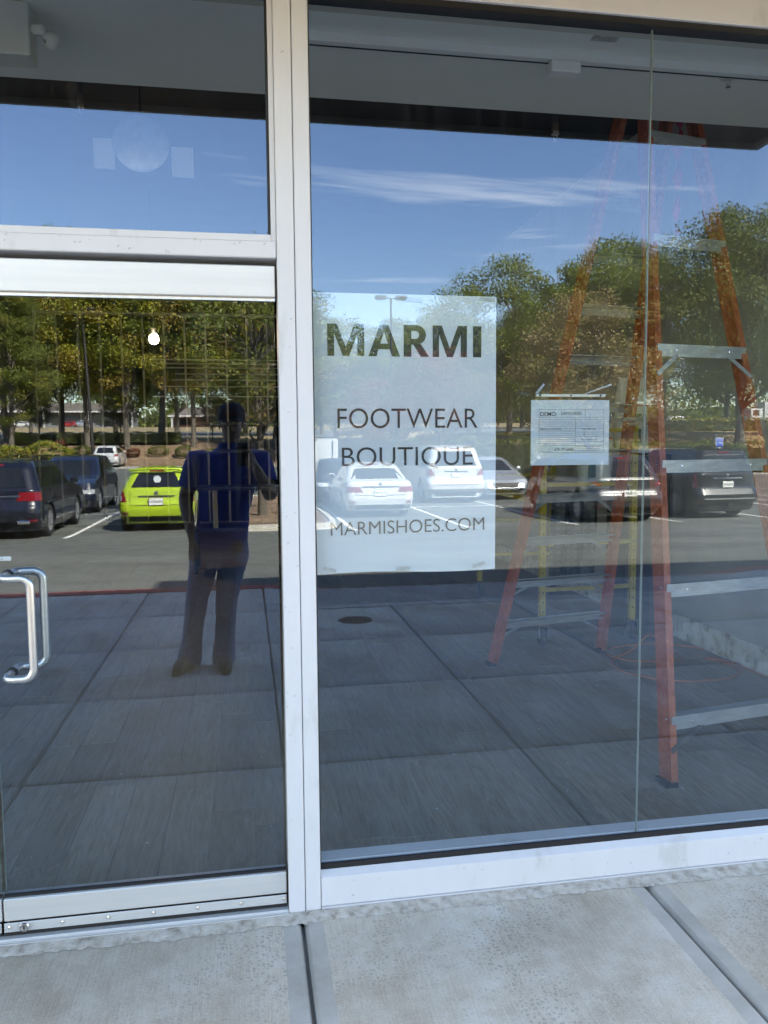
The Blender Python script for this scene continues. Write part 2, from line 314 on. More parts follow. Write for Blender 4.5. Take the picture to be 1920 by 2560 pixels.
def text_geo(body, w=None, h=None, bold=0.0, spacing=1.0):
    """flat letter shapes; x from 0 to w, y from 0 to h"""
    c = bpy.data.curves.new('lettering', 'FONT'); c.body = body; c.offset = bold; c.space_character = spacing; c.resolution_u = 6
    o = bpy.data.objects.new('lettering', c); COL.objects.link(o)
    me = o.evaluated_get(bpy.context.evaluated_depsgraph_get()).to_mesh()
    v = np.array([p.co[:] for p in me.vertices]); f = [tuple(p.vertices) for p in me.polygons]
    o.evaluated_get(bpy.context.evaluated_depsgraph_get()).to_mesh_clear(); bpy.data.objects.remove(o); bpy.data.curves.remove(c)
    lo, hi = v.min(0), v.max(0); sx = w/(hi[0]-lo[0]) if w else None; sy = h/(hi[1]-lo[1]) if h else None
    sx = sx or sy; sy = sy or sx
    return [((p[0]-lo[0])*sx, (p[1]-lo[1])*sy) for p in v], f
def text(name, body, parent, m, x0, y, z0, w=None, h=None, bold=0.0, face=-1, shear=0.0, spacing=1.0):
    """lettering in the x,z plane read from -y (face=-1) or from +y (face=1, x0 is then the reader's first letter)"""
    g, f = text_geo(body, w, h, bold, spacing)
    vs = [(x0 + (a if face < 0 else -a), y, z0 + b + shear*a) for a, b in g]
    return MB().add(vs, f).build(name, m, parent)

rng = random.Random(5)
# ------------------------------------------------------------------ ground and paving
def lerp_tab(t, x):
    for (a, va), (b, vb) in zip(t, t[1:]):
        if x <= b: return va + (vb-va)*max(0, (x-a)/(b-a))
    return t[-1][1]
def ss(a, b, x): t = min(1, max(0, (x-a)/(b-a))); return t*t*(3-2*t)
def bank_y(x): return -64 + 22*ss(2, 26, x)
def gz(x, y):
    """height of the lot and land beyond"""
    d = -y
    z = lerp_tab([(0, -0.15), (6.4, -0.15), (16, -0.385), (27, -0.385), (45, -0.2), (62, 0.0), (3000, 0.0)], d)
    b = bank_y(x) - y
    if b > 0: z += 2.1*ss(0, 9, b) + 0.034*max(0, b-9) if b < 160 else 2.1+0.034*151
    return z
xs = [-900, -400, -160, -90, -60, -40, -30, -22, -16, -12, -8, -4, 0, 4, 8, 12, 16, 20, 24, 28, 34, 42, 52, 66, 90, 160, 400, 900]
ys = [-6.36, -8, -10, -12, -14, -16, -18, -20, -22, -24, -27, -30, -34, -38, -40, -42, -44, -46, -48, -50, -52, -55, -58, -61, -63, -65, -67, -70, -74, -80, -90, -105, -125, -150, -190, -235, -400, -900, -2000]
lot = MB(); rows = [[(x, y, gz(x, y)) for x in xs] for y in ys]
lot.grid(rows)
for i in range(len(ys)-1):
    for j in range(len(xs)-1):
        xc, yc = (xs[j]+xs[j+1])/2, (ys[i]+ys[i+1])/2
        b = bank_y(xc)-yc
        mi = 0 if b < -5 else 1 if b < 12 else (0 if 25 < b < 60 else 2)
        if xc > 12 and 0 < b < 30: mi = 2
        if -5 <= b < -1: mi = 3
        if xc > 10 and 0 < b < 3: mi = 3
        lot.m[i*(len(xs)-1)+j] = mi
lot.f = [f[::-1] for f in lot.f]
struct('parking_lot', lot, [ASPH, MULCH, GRASSD, CONC2], 60)
gs = MB().add([(-2000, 2000, -0.32), (2000, 2000, -0.32), (2000, -6.3, -0.32), (-2000, -6.3, -0.32)], [(3, 2, 1, 0)])
struct('ground', gs, ASPH)
# painted bay lines
lines = MB()
def line(x0, y0, x1, y1, w=0.11):
    d = Vector((x1-x0, y1-y0, 0)); n_ = Vector((-d.y, d.x, 0)).normalized()*w/2; k = max(1, int(d.length/1.0)); r0, r1 = [], []
    for i in range(k+1):
        p = Vector((x0, y0, 0)) + d*i/k
        for r, q in ((r0, p+n_), (r1, p-n_)): r.append((q.x, q.y, gz(q.x, q.y)+0.006))
    lines.grid([r1, r0])
LX = [-19.5, -16.9, -14.3, -11.7, -9.1, -6.45, -3.81, 2.4, 5.05, 7.7, 10.37, 13.2, 15.9, 18.6, 21.3]
for x in LX:
    line(x, -14.9, x, -27.6)
line(-19.5, -21.4, -1.4, -21.4); line(2.4, -21.4, 21.3, -21.4)
for x in range(-24, 25, 3):
    if not -2 < x < 3: line(x-9, -42, x-9, -52)
tag(lines.build('bay_markings', LINEP), kind='structure')

# sidewalk: slabs one by one with open joints
JX, JY = 1.213, 1.225
side = struct('sidewalk', MB().box(-14, 16, -6.06, -0.02, -0.30, -0.032), CONC2)
slab = MB(); c_, g_ = 0.010, 0.0058
hx_, hy_ = JX/2-g_, JY/2-g_
prof = [(0.0, -0.05), (0.0, -0.014), (0.004, -0.005), (0.013, 0.0)]
for ins, z in prof: slab.v += [(-hx_+ins, -hy_+ins, z), (hx_-ins, -hy_+ins, z), (hx_-ins, hy_-ins, z), (-hx_+ins, hy_-ins, z)]
for k in range(3):
    for j in range(4): slab.f.append((k*4+j, k*4+(j+1) % 4, k*4+4+(j+1) % 4, k*4+4+j))
slab.f.append((12, 13, 14, 15)); slab.m = [0]*len(slab.f)
slab_me = slab.mesh('slab', CONC, 50)
RAMP0, RAMP1 = 0.15+JX*0, 0.15+JX*5
for i in range(-10, 13):
    for j in range(5):
        x = 0.15 + JX*(i+0.5); y = 0.02 - JY*(j+0.5) + 0.03
        if y < -5 and RAMP0 < x < RAMP1: continue
        o = obj('slab', slab_me, side, (x, y, rng.uniform(-0.002, 0.001)))
        o.rotation_euler = (rng.uniform(-.0012, .0012), rng.uniform(-.0012, .0012), math.pi*rng.randint(0, 1))
# kerb ramp with side flares in the last bay row
yA, yB = 0.05-JY*4-0.008, -6.085
ramp = MB()
fl = 1.35
ramp.add([(RAMP0+.01, yA, 0), (RAMP1-.01, yA, 0), (RAMP1-.01, yB, 0), (RAMP1-fl, yB, -0.13), (RAMP0+fl, yB, -0.13), (RAMP0+.01, yB, 0), (RAMP0+fl, yA, 0), (RAMP1-fl, yA, 0)],
         [(0, 5, 4, 6), (6, 4, 3, 7), (7, 3, 2, 1)])
ramp.build('ramp', CONC, side)
# kerb painted red along the front edge, dipping at the ramp
kerb = MB(); rk = [[], [], [], []]
for x in [-14, -8, -4, -2, RAMP0-.02, RAMP0+.4, RAMP0+.8, RAMP0+fl, 2.4, 3.6, RAMP1-fl, RAMP1-.7, RAMP1, 8, 12, 16]:
    z = -0.13*min(ss(RAMP0, RAMP0+fl, x), 1-ss(RAMP1-fl, RAMP1, x))
    for k, (y, zz) in enumerate(((-6.09, -0.28), (-6.09, z+0.004), (-6.335, z-0.002), (-6.36, -0.30))): rk[k].append((x, y, zz if k in (0, 3) else zz))
kerb.grid(rk); kerb.f = [f[::-1] for f in kerb.f]
n1 = len(rk[0])-1
kerb.m = [1 if (i == 0) else 1 for i in range(3) for j in range(n1)]
for i in range(3):
    for j in range(n1):
        xm = (rk[0][j][0]+rk[0][j+1][0])/2
        kerb.m[i*n1+j] = 1 if RAMP0+1.5 < xm < RAMP1-1.5 else 0
tag(kerb.build('kerb', [REDK, KERBC]), kind='structure')
# mortar bed under the shop front
mb = MB(); random.seed(3); rows = [[], [], [], []]
for i in range(901):
    x = -6+12*i/900; w = 0.005*math.sin(x*7)+0.005*math.sin(x*2.3)+0.004*math.sin(x*31)+random.uniform(-.010, .010)*(random.random() < .6)
    for k, (y, z) in enumerate(((-0.002, 0.010), (-0.014, 0.009), (-0.036, 0.006+random.uniform(-.002, .002)), (-0.058+w*.8, 0.0006))): rows[k].append((x, y+random.uniform(-.003, .003)*(k > 0), z))
mb.grid(rows); mb.f = [f[::-1] for f in mb.f]
tag(mb.build('mortar_bed', MORTAR, None, 60), kind='structure')
# manhole cover and a few dry leaves
mh = thing('manhole_cover', 'small round rusty iron cover set in the sidewalk slab', 'manhole cover', (0.93, -4.30, 0.0))
MB().lathe([(0.0, 0.004), (0.125, 0.004), (0.125, -0.02)], 28).build('lid', IRON, mh)
MB().lathe([(0.128, 0.002), (0.155, 0.0025), (0.155, -0.02)], 28).build('ring', IRON, mh)

# ------------------------------------------------------------------ shop building shell
bld = thing('shop_building', 'cream stucco shop building around the glazed storefront', 'building')
ZH = 2.957
m_ = MB(); m_.box(-26, 26, 0.02, 0.34, 3.06, 6.75); m_.box(-26, -6.02, 0.0, 0.34, -0.2, 3.06); m_.box(6.02, 26, 0.0, 0.34, -0.2, 3.06)
m_.build('wall', STUCCO, bld)
MB().box(-26, 1.3, -0.02, 0.44, 6.75, 6.88).build('parapet_cap', STUCCO, bld)
MB().box(4.6, 26, 0.0, 6.0, 6.75, 8.95).build('tower', STUCCO, bld)
MB().box(1.3, 4.6, 0.0, 0.5, 6.75, 7.28).build('parapet_step', STUCCO, bld)
MB().box(-26, 26, 0.34, 24, 5.0, 5.2).build('roof', CANOPY, bld)
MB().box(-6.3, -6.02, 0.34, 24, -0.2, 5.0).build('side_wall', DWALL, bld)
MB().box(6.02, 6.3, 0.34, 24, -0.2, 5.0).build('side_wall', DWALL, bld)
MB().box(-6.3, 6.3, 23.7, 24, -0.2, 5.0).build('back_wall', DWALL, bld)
can = thing('entrance_canopy', 'flat dark canopy over the shop entrance with a pale front edge', 'canopy')
MB().box(-5.2, 2.80, -1.48, 0.015, 3.20, 3.42).build('deck', CANOPY, can)
MB().box(-5.21, 2.83, -1.50, -1.482, 3.17, 3.45).build('fascia', STUCCO, can)
MB().box(2.802, 2.83, -1.48, 0.015, 3.17, 3.45).build('end_cap', STUCCO, can)

# ------------------------------------------------------------------ storefront frame and glass
GY = 0.040
sf = thing('storefront', 'white aluminium storefront frame with large clear glass lights', 'storefront')
def pane(parent, x0, x1, z0, z1, y=GY, t=0.010, name='pane'):
    """glass sheet: outer face, inner face, edges"""
    b = MB(); b.v = [(x, yy, z) for yy in (y, y+t) for x, z in ((x0, z0), (x1, z0), (x1, z1), (x0, z1))]
    b.f = [(0, 1, 2, 3), (7, 6, 5, 4), (0, 4, 5, 1), (1, 5, 6, 2), (2, 6, 7, 3), (3, 7, 4, 0)]; b.m = [0, 1, 2, 2, 2, 2]
    return b.build(name, [GLASS_F, GLASS_B, GLASS_E], parent)
FY0, FY1 = 0.0, 0.115
def mullion(x0, split, x1, z0, z1):
    MB().cbox(x0, split-0.0012, FY0, FY1, z0, z1, 0.003).build('mullion', ALU, sf)
    MB().cbox(split+0.0012, x1, FY0+0.0015, FY1, z0, z1, 0.003).build('mullion', ALU, sf)
mullion(0.108, 0.163, 0.2145, 0.004, 3.06)
mullion(-1.80, -1.745, -1.692, 0.004, 3.06)
mullion(2.56, 2.61, 2.665, 0.004, 3.06)
mullion(4.90, 4.95, 5.0, 0.004, 3.06)
# head, sill
for x0, x1 in ((-6.02, -1.802), (-1.690, 0.106), (0.2165, 2.558), (2.667, 4.898), (5.002, 6.02)):
    MB().cbox(x0, x1, 0.004, FY1, ZH, 3.055, 0.003).build('head', ALU, sf)
    MB().box(x0, x1, 0.016, 0.070, ZH-0.021, ZH-0.001).build('gasket', GASKET, sf)
    if x0 != -1.690:
        s_ = MB(); s_.cbox(x0, x1, 0.003, FY1, 0.016, 0.117, 0.0025); s_.build('sill', ALU, sf)
        MB().box(x0, x1, 0.001, 0.10, 0.003, 0.0145).build('sill_flashing', ALU, sf)
        MB().add([(x0, 0.006, 0.1175), (x1, 0.006, 0.1175), (x1, 0.030, 0.131), (x0, 0.030, 0.131), (x1, 0.031, 0.1175), (x0, 0.031, 0.1175)], [(0, 1, 2, 3), (3, 2, 4, 5)]).build('glazing_stop', ALU, sf)
        MB().box(x0, x1, 0.031, 0.0395, 0.118, 0.150).build('gasket', GASKET, sf)
        MB().box(x0, x1, 0.0515, 0.112, 0.1175, 0.152).build('glazing_stop', ALU, sf)
# transom bar above the doors
MB().cbox(-1.690, 0.1065, 0.003, FY1, 2.141, 2.1925, 0.003).build('transom_bar', ALU, sf)
MB().box(-1.690, 0.0905, 0.010, 0.036, 2.1927, 2.213).build('glazing_stop', ALU, sf)
MB().box(-1.690, 0.0905, 0.0365, 0.0395, 2.1935, 2.217).build('gasket', GASKET, sf)
for x0, x1 in ((0.0915, 0.1065), (-1.690, -1.675)):
    MB().box(x0, x1, 0.012, 0.036, 2.1928, ZH-0.022).build('glazing_stop', ALU, sf)
MB().box(0.0835, 0.0912, 0.022, 0.0395, 2.2175, ZH-0.022).build('gasket', GASKET, sf)
MB().box(0.2147, 0.2185, 0.010, 0.0395, 0.1505, ZH-0.022).build('gasket', GASKET, sf)
rsf = random.Random(4); scf = MB()
for k in range(70):
    x = rsf.choice([rsf.uniform(.110, .160), rsf.uniform(-.75, .10), rsf.uniform(.22, 1.9)]); z = rsf.uniform(.3, 2.9) if x > .1 and x < .17 else (rsf.uniform(2.145, 2.19) if x < .105 else rsf.uniform(.02, .11))
    w_, h_ = rsf.uniform(.001, .006), rsf.uniform(.001, .005); scf.add([(x-w_, -.0006 if .1 < x < .17 else .0022, z-h_), (x+w_*.6, -.0006 if .1 < x < .17 else .0022, z-h_*.4), (x+w_, -.0006 if .1 < x < .17 else .0022, z+h_), (x-w_*.4, -.0006 if .1 < x < .17 else .0022, z+h_*.5)], [(0, 1, 2, 3)])
tag(scf.build('scuff_marks', noisy('scuff', [(0.3, (.40, .39, .37)), (0.7, (.55, .55, .54))], 30, 4, .7), sf), kind='stuff')
# panes
pane(sf, -1.69, 0.107, 2.2, ZH)
pane(sf, 0.2155, 1.3682, 0.121, ZH)
pane(sf, 1.3718, 2.559, 0.121, ZH)
pane(sf, 2.667, 4.9, 0.121, ZH); pane(sf, -6.0, -1.81, 0.121, ZH)
MB().box(1.3684, 1.3716, GY+0.0005, GY+0.0095, 0.151, ZH-0.02).build('silicone_joint', mat('grey_silicone', (0.16, 0.18, 0.19), 0.3), sf)
MB().cbox(-1.69, 0.1065, 0.002, 0.112, 0.004, 0.019, 0.002).build('threshold', ALU_DOOR, sf)
MB().box(-1.69, 0.1065, -0.012, 0.0015, 0.003, 0.0115).build('threshold', ALU_DOOR, sf)

def door(x0, x1, label, hinge_right):
    d = thing('glass_door', label, 'door')
    pane(d, x0+0.004, x1-0.004, 0.12, 2.05)
    MB().cbox(x0, x1, 0.018, 0.074, 2.024, 2.121, 0.003).build('top_rail', ALU_DOOR, d)
    MB().box(x0+.001, x1-.001, 0.030, 0.0395, 2.014, 2.0235).build('gasket', STEEL, d)
    br = MB().cbox(x0, x1, 0.018, 0.074, 0.068, 0.141, 0.003).build('bottom_rail', ALU_DOOR, d)
    MB().cbox(x0+.001, x1-.001, 0.012, 0.017, 0.041, 0.066, 0.0015).build('kick_strip', ALU_DOOR, br)
    MB().box(x0+.001, x1-.001, 0.010, 0.0115, 0.0385, 0.0425).build('kick_strip', ALU_DOOR, br)
    MB().box(x0+.001, x1-.001, 0.019, 0.070, 0.0215, 0.0405).build('door_sweep', RUBBER, br)
    MB().box(x0+.001, x1-.001, 0.030, 0.0395, 0.1412, 0.150).build('gasket', GASKET, d)
    sx = [x1-0.006-0.14*k for k in range(6)] + [x0+0.022]
    scr = MB().lathe([(0.0055, 0.0), (0.0050, -0.0028), (0.0022, -0.004), (0.0, -0.0032)], 10, 'y').mesh('screw', CHROME, 40)
    for x in sx: obj('screw', scr, br, (x-0.004, 0.0119, 0.053))
    lk = MB().lathe([(0.0155, 0), (0.0155, -0.007), (0.013, -0.010), (0.0085, -0.010), (0.0080, -0.008), (0.0, -0.008)], 24, 'y').build('lock_cylinder', CHROME, br, 40, (x0+0.062, 0.0118, 0.053))
    MB().box(-0.0015, 0.0015, -0.0100, -0.0083, -0.006, 0.006).build('keyhole', GASKET, lk)
    for side, y0, sg in (('outside', 0.0, -1), ('inside', 0.0, 1)):
        hxm = x0+0.052 if hinge_right else x1-0.052; dx = 0.085 if hinge_right else -0.085
        yb = GY if sg < 0 else GY+0.010
        gy = yb + sg*0.075; zt, zb = 1.170, 0.862; r_ = 0.030
        path = [(hxm, yb + sg*0.006, zt), (hxm, gy-sg*0.03, zt)]
        for k in range(1, 6):
            a = k/5*math.pi/2; path.append((hxm + dx*0.38*(1-math.cos(a)), gy-sg*0.03 + sg*0.03*math.sin(a), zt))
        for k in range(0, 7):
            a = k/6*math.pi/2; path.append((hxm+dx-math.copysign(r_, dx)*(1-math.sin(a)), gy, zt-r_*(1-math.cos(a))))
        lower = [(p[0], p[1], zb+zt-p[2]) for p in path][::-1]
        h = MB().tube(path+lower, 0.0125, 14).build('pull_handle', STEEL, d, 60)
        for z in (zt, zb):
            MB().lathe([(0.0165, 0), (0.0165, sg*0.006)], 16, 'y', (hxm, yb, z)).build('washer', RUBBER, h)
    return d
dr = door(-0.785, 0.1015, 'glass entrance door with tubular pull handles and aluminium rails beside the mullion', True)
st = MB().box(-0.80, -0.722, 0.0515, 0.0525, 1.2135, 1.2265).build('sticker', PAPER, dr)
text('lettering', 'PULL', st, INKG, -0.772, 0.0506, 1.2165, w=0.028, h=0.007)
door(-1.686, -0.791, 'second glass door leaf, mostly cut off past the pull handles', False)

# ------------------------------------------------------------------ interior shell
ZS = 3.25
struct('soffit', MB().box(-6.0, 3.36, 0.118, 1.475, ZS, ZS+0.12), DRYWALL)
struct('soffit_drop', MB().box(-6.0, 3.36, 1.40, 1.474, ZS+0.121, 4.2), DRYWALL)
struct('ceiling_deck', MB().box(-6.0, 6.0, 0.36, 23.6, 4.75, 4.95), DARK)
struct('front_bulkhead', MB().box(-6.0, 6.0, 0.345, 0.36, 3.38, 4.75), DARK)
fl_ = struct('floor', MB().box(-6.0, 6.0, 0.118, 23.6, -0.15, 0.006), CONC2)
pl = MB().cbox(-0.0885, 0.0885, -0.609, 0.609, -0.008, 0.0, 0.0012).mesh('plank', PLANK)
random.seed(11)
for i in range(30):
    x = -1.95 + 0.1778*(i+0.5); off = random.uniform(0, 1.2)
    for j in range(7):
        y = 0.125 + 1.221*(j-1) + off + 0.61
        if y-0.61 < 0.118: 
            L = y+0.61-0.119
            if L < 0.06: continue
            o = obj('plank', pl, fl_, (x, 0.119+L/2, 0.0145)); o.scale = (1, L/1.218, 1)
        else: obj('plank', pl, fl_, (x, y, 0.0145+random.uniform(-.0006, .0004)))
# bits of debris on the planks
bits = MB()
for k in range(46):
    x, y, a, L = random.uniform(-0.9, 2.6), random.uniform(0.2, 2.6), random.uniform(0, 6), random.uniform(0.003, 0.012)
    bits.bar((x, y, 0.0165), (x+L*math.cos(a), y+L*math.sin(a), 0.0165), 0.003, 0.002)
tag(bits.build('debris', PAPER), kind='stuff')
pw = thing('partition_wall', 'white drywall partition with bare compound along its foot, beside the ladder', 'wall')
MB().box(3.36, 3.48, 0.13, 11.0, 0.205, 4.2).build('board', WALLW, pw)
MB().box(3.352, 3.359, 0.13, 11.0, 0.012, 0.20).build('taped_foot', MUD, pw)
MB().box(3.362, 3.47, 0.13, 11.0, 0.012, 0.204).build('track', STUD, pw)
lw_ = thing('left_partition', 'unpainted grey board partition in the dark depth of the shop', 'wall')
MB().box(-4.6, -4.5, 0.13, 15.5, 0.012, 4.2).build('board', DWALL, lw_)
# ceiling track, boxes, sprinklers
tr_ = thing('light_track', 'white ceiling track running along the grey soffit behind the glass', 'track')
ty = 0.872
MB().box(0.25, 3.3, ty-0.026, ty+0.026, ZS-0.040, ZS-0.001).build('channel', mat('track_white', (.86, .87, .85), .45), tr_)
MB().box(0.25, 3.3, ty+0.006, ty+0.016, ZS-0.0425, ZS-0.0405).build('slot', BLACKP, tr_)
fb = MB().cbox(1.33, 1.465, 0.835, 0.895, ZS-0.092, ZS-0.044, 0.004).build('feed_box', MATS['track_white'], tr_)
lb = thing('ceiling_plate', 'grey plate with three round knockouts on the soffit near the track', 'plate', (1.52, 0.715, ZS-0.004))
MB().box(-0.055, 0.055, -0.028, 0.028, 0, 0.003).build('plate', STUD, lb)
for k in (-1, 0, 1): MB().lathe([(0.011, 0), (0.011, -0.003), (0.007, -0.003), (0.007, 0.0)], 14, 'z', (k*0.032, 0, 0)).build('knockout', PLASTW, lb)
def sprinkler(name, label, x, y, z, drop):
    t = thing(name, label, 'sprinkler', (x, y, z))
    if drop:
        MB().tube([(0, 0, 0.02), (0, 0, drop)], 0.013, 10).build('pipe', BLACKP, t, 60)
        MB().lathe([(0.0, 0.03), (0.017, 0.03), (0.020, 0.012), (0.020, -0.012), (0.014, -0.022), (0.0, -0.022)], 12).build('coupling', IRON, t, 40)
        MB().lathe([(0.0, -0.020), (0.023, -0.022), (0.023, -0.034), (0.0, -0.036)], 16).build('escutcheon', CHROME, t, 40)
    else: MB().lathe([(0.0, -0.004), (0.040, -0.003), (0.036, -0.010), (0.02, -0.014), (0.0, -0.014)], 24).build('escutcheon', PLASTW, t, 40)
    z0 = -0.036 if drop else -0.014
    fr = MB()
    for s in (-1, 1): fr.tube([(s*0.009, 0, z0), (s*0.010, 0, z0-0.018), (0, 0, z0-0.032)], 0.0022, 6)
    fr.build('frame', CHROME, t, 50)
    MB().lathe([(0.0, z0-0.033), (0.012, z0-0.034), (0.012, z0-0.036), (0, z0-0.036)], 14).build('deflector', CHROME, t)
sprinkler('sprinkler_head', 'pendent sprinkler on a black pipe under the dark ceiling above the door', -0.765, 1.72, 3.265, 1.4)
sprinkler('sprinkler_head', 'pendent sprinkler on a black pipe hanging left of the ladder top', 1.68, 1.66, 3.255, 1.4)
sprinkler('sprinkler_head', 'flush white sprinkler with round plate on the grey soffit', 2.24, 0.955, ZS, 0)
em = thing('emergency_light', 'white boxy emergency light with one round lamp head under the soffit', 'light fixture')
MB().cbox(-1.10, -0.777, 0.80, 0.92, 3.052, ZS-0.001, 0.006).build('housing', PLASTW, em)
hd = MB().lathe([(0.0, -0.030), (0.018, -0.028), (0.032, -0.012), (0.034, 0.008), (0.026, 0.022), (0.010, 0.030), (0.0, 0.031)], 20, 'y', (-0.708, 0.845, 3.130)).build('lamp_head', PLASTW, em, 60)
MB().cbox(-0.776, -0.722, 0.802, 0.838, 3.135, 3.172, 0.010).build('bracket', PLASTW, em)
MB().bar((-0.728, 0.813, 3.118), (-0.722, 0.813, 3.106), 0.004, 0.004).build('slot', BLACKP, hd)

# ------------------------------------------------------------------ papers on the glass
YP = 0.0565
sg = thing('paper_sign', 'large white paper shop sign with black lettering taped inside the window beside the mullion', 'sign')
p_ = MB(); rows = []
X0, X1, Z0, Z1 = 0.224, 0.836, 1.133, 2.051
def psag(u, v): return 0.004*math.sin(u*5.1)*(1-v)**3 + 0.0025*math.sin(v*9+u*3)*0.3
for j in range(25):
    v = j/24; rows.append([(X0+(X1-X0)*i/16 - 0.003*v*(1-i/16), YP+0.0015+abs(psag(i/16, v)), Z0+(Z1-Z0)*v + 0.004*math.sin(i/16*6)*(1-v)**6) for i in range(17)])
p_.grid(rows); r2 = [[(x, y+0.0004, z) for x, y, z in r] for r in rows]; p_.grid([r[::-1] for r in r2])
sheet = p_.build('sheet', PAPER, sg, 60)
YI = YP+0.0006
BOLD = {
 'M': (1.23, [[(0, 0), (.225, 0), (.225, .72), (.325, 1), (0, 1)], [(.225, .72), (.505, 0), (.612, .275), (.325, 1)], [(.505, 0), (.725, 0), (.612, .275)], [(.725, 0), (1.005, .72), (.905, 1), (.612, .275)], [(1.005, .72), (1.005, 0), (1.23, 0), (1.23, 1), (.905, 1)]]),
 'A': (.98, [[(0, 0), (.25, 0), (.315, .225), (.37, .40), (.49, .79), (.49, 1), (.36, 1)], [(.62, 1), (.49, 1), (.49, .79), (.61, .40), (.665, .225), (.73, 0), (.98, 0)], [(.315, .225), (.665, .225), (.61, .40), (.37, .40)]]),
 'I': (.25, [[(0, 0), (.25, 0), (.25, 1), (0, 1)]]),
}
_bo = [(.40+.30*math.sin(R(180*k/10)), .69+.31*math.cos(R(180*k/10))) for k in range(11)]; _bi = [(.37+.115*math.sin(R(180*k/10)), .69+.125*math.cos(R(180*k/10))) for k in range(11)]
BOLD['R'] = (.80, [[(0, 0), (.24, 0), (.24, 1), (0, 1)], [(.24, .815), (.37, .815), (.40, 1), (.24, 1)], [(.24, .38), (.40, .38), (.37, .565), (.24, .565)], [(.30, .38), (.535, 0), (.80, 0), (.53, .41), (.40, .38)]]+[[_bi[k], _bi[k+1], _bo[k+1], _bo[k]] for k in range(10)])
bl = MB()
for ch, xa, xb in (('M', 192, 491), ('A', 525, 785), ('R', 817, 1030), ('M', 1060, 1350), ('I', 1402, 1473)):
    w_, polys = BOLD[ch]; xa, xb = 0.267+(xa-192)/1281*.517, 0.267+(xb-192)/1281*.517
    for po_ in polys: bl.add([(xa+(xb-xa)*x/w_, YI, 1.850+.1025*z) for x, z in po_], [tuple(range(len(po_)))])
bl.build('lettering', INK, sg)
text('lettering', 'FOOTWEAR', sg, INK, 0.297, YI, 1.615, w=0.475, h=0.0655, bold=-0.004)
text('lettering', 'BOUTIQUE', sg, INK, 0.310, YI, 1.479, w=0.446, h=0.0740, bold=-0.004)
text('lettering', 'MARMISHOES.COM', sg, INK, 0.270, YI, 1.262, w=0.526, h=0.0440, bold=-0.006, shear=0.012)
for i, (x, z, a, L) in enumerate(((0.259, 2.040, -.02, .042), (0.542, 2.034, -.08, .074), (0.806, 2.043, .02, .042), (0.265, 1.150, -.25, .042), (0.513, 1.146, .0, .046), (0.776, 1.150, .28, .046))):
    c, s = math.cos(a), math.sin(a); t_ = MB()
    t_.add([(x+c*dx-s*dz, 0.0535, z+s*dx+c*dz) for dx, dz in ((-L/2, -.006), (L/2, -.006), (L/2, .006), (-L/2, .006))], [(0, 1, 2, 3)]); t_.build('tape', TAPE, sg)

nt_ = thing('permit_notice', 'printed demolition permit form in a clear sleeve taped inside the window', 'notice')
MB().box(0.957, 1.249, YP+0.0012, YP+0.0018, 1.483, 1.720).build('sleeve', FILM, nt_)
MB().prism([(0.978, 1.7205), (1.230, 1.7205), (1.230, 1.7285), (0.978, 1.7285)], YP+0.0012, YP+0.0018).build('hanging_strip', PLASTW, nt_)
fm = MB().box(0.961, 1.246, YP+0.002, YP+0.0024, 1.486, 1.709).build('form', PAPER, nt_)
YF = YP+0.0016
for x in (0.993, 1.104, 1.213): MB().lathe([(0.0034, 0), (0.0034, -0.0003)], 12, 'y', (x, YP+0.0009, 1.7245)).build('hole', GASKET, nt_)
ln = MB(); lw0 = 0.0005
def hl(x0, x1, z): ln.box(x0, x1, YF-0.0001, YF, z-lw0, z+lw0)
def vl(x, z0, z1): ln.box(x-lw0, x+lw0, YF-0.0001, YF, z0, z1)
fx0, fx1, fz0, fz1 = 0.990, 1.226, 1.529, 1.676
for z in (fz1, 1.650, 1.642, 1.634, 1.627, 1.620, 1.612, 1.5535, fz0): hl(fx0, fx1, z)
for z in (1.606, 1.600, 1.594, 1.588, 1.581, 1.574, 1.567, 1.560): hl(fx0, 1.122, z)
for z in (1.599, 1.592, 1.584, 1.566): hl(1.122, fx1, z)
for x, a, b in ((fx0, fz0, fz1), (fx1, fz0, fz1), (1.122, fz0, 1.650), (1.158, 1.650, fz1), (1.038, fz0, 1.5535), (1.155, 1.584, 1.599)): vl(x, a, b)
tag(ln.build('ruling', INKG, fm), kind='stuff')
def ft(s, x, z, w, h, b=0.0): text('lettering', s, fm, INK, x, YF-0.0002, z, w=w, h=h, bold=b)
ft('DEMO:', 0.994, 1.654, 0.060, 0.0145, 0.010); ft('DEM210050', 1.070, 1.658, 0.073, 0.0105)
ft("Inspector's Comments:", 0.993, 1.6065, 0.078, 0.0065); ft('FIRE MARSHAL', 1.147, 1.607, 0.051, 0.0052); ft('Final Inspection', 1.144, 1.5695, 0.056, 0.0062)
ft('678-297-6080', 1.046, 1.535, 0.071, 0.0105, 0.004); ft('Call for Same Day', 0.994, 1.5465, 0.040, 0.0042); ft('Inspections Only', 0.995, 1.5395, 0.038, 0.0042); ft('7:30 am - 8:30 am', 0.995, 1.5325, 0.039, 0.0036)
ft('PERMIT NUMBER, ADDRESS, TYPE OF', 1.128, 1.5470, 0.086, 0.0036); ft('INSPECTION REQUESTED REQUIRED AT', 1.128, 1.5400, 0.086, 0.0036); ft('TIME OF INSPECTION REQUEST CALL', 1.130, 1.5330, 0.082, 0.0036)
tp = MB()
rows = []
for j in range(4):
    rows.append([(0.918+0.364*i/14, YP+0.0008+0.004*max(0, math.sin(i*1.7+j))*(j > 0), 1.7235+0.013*j + (0.003*math.sin(i) if j == 3 else 0)) for i in range(15)])
tp.grid(rows); tp.build('packing_tape', FILM, nt_, 40)
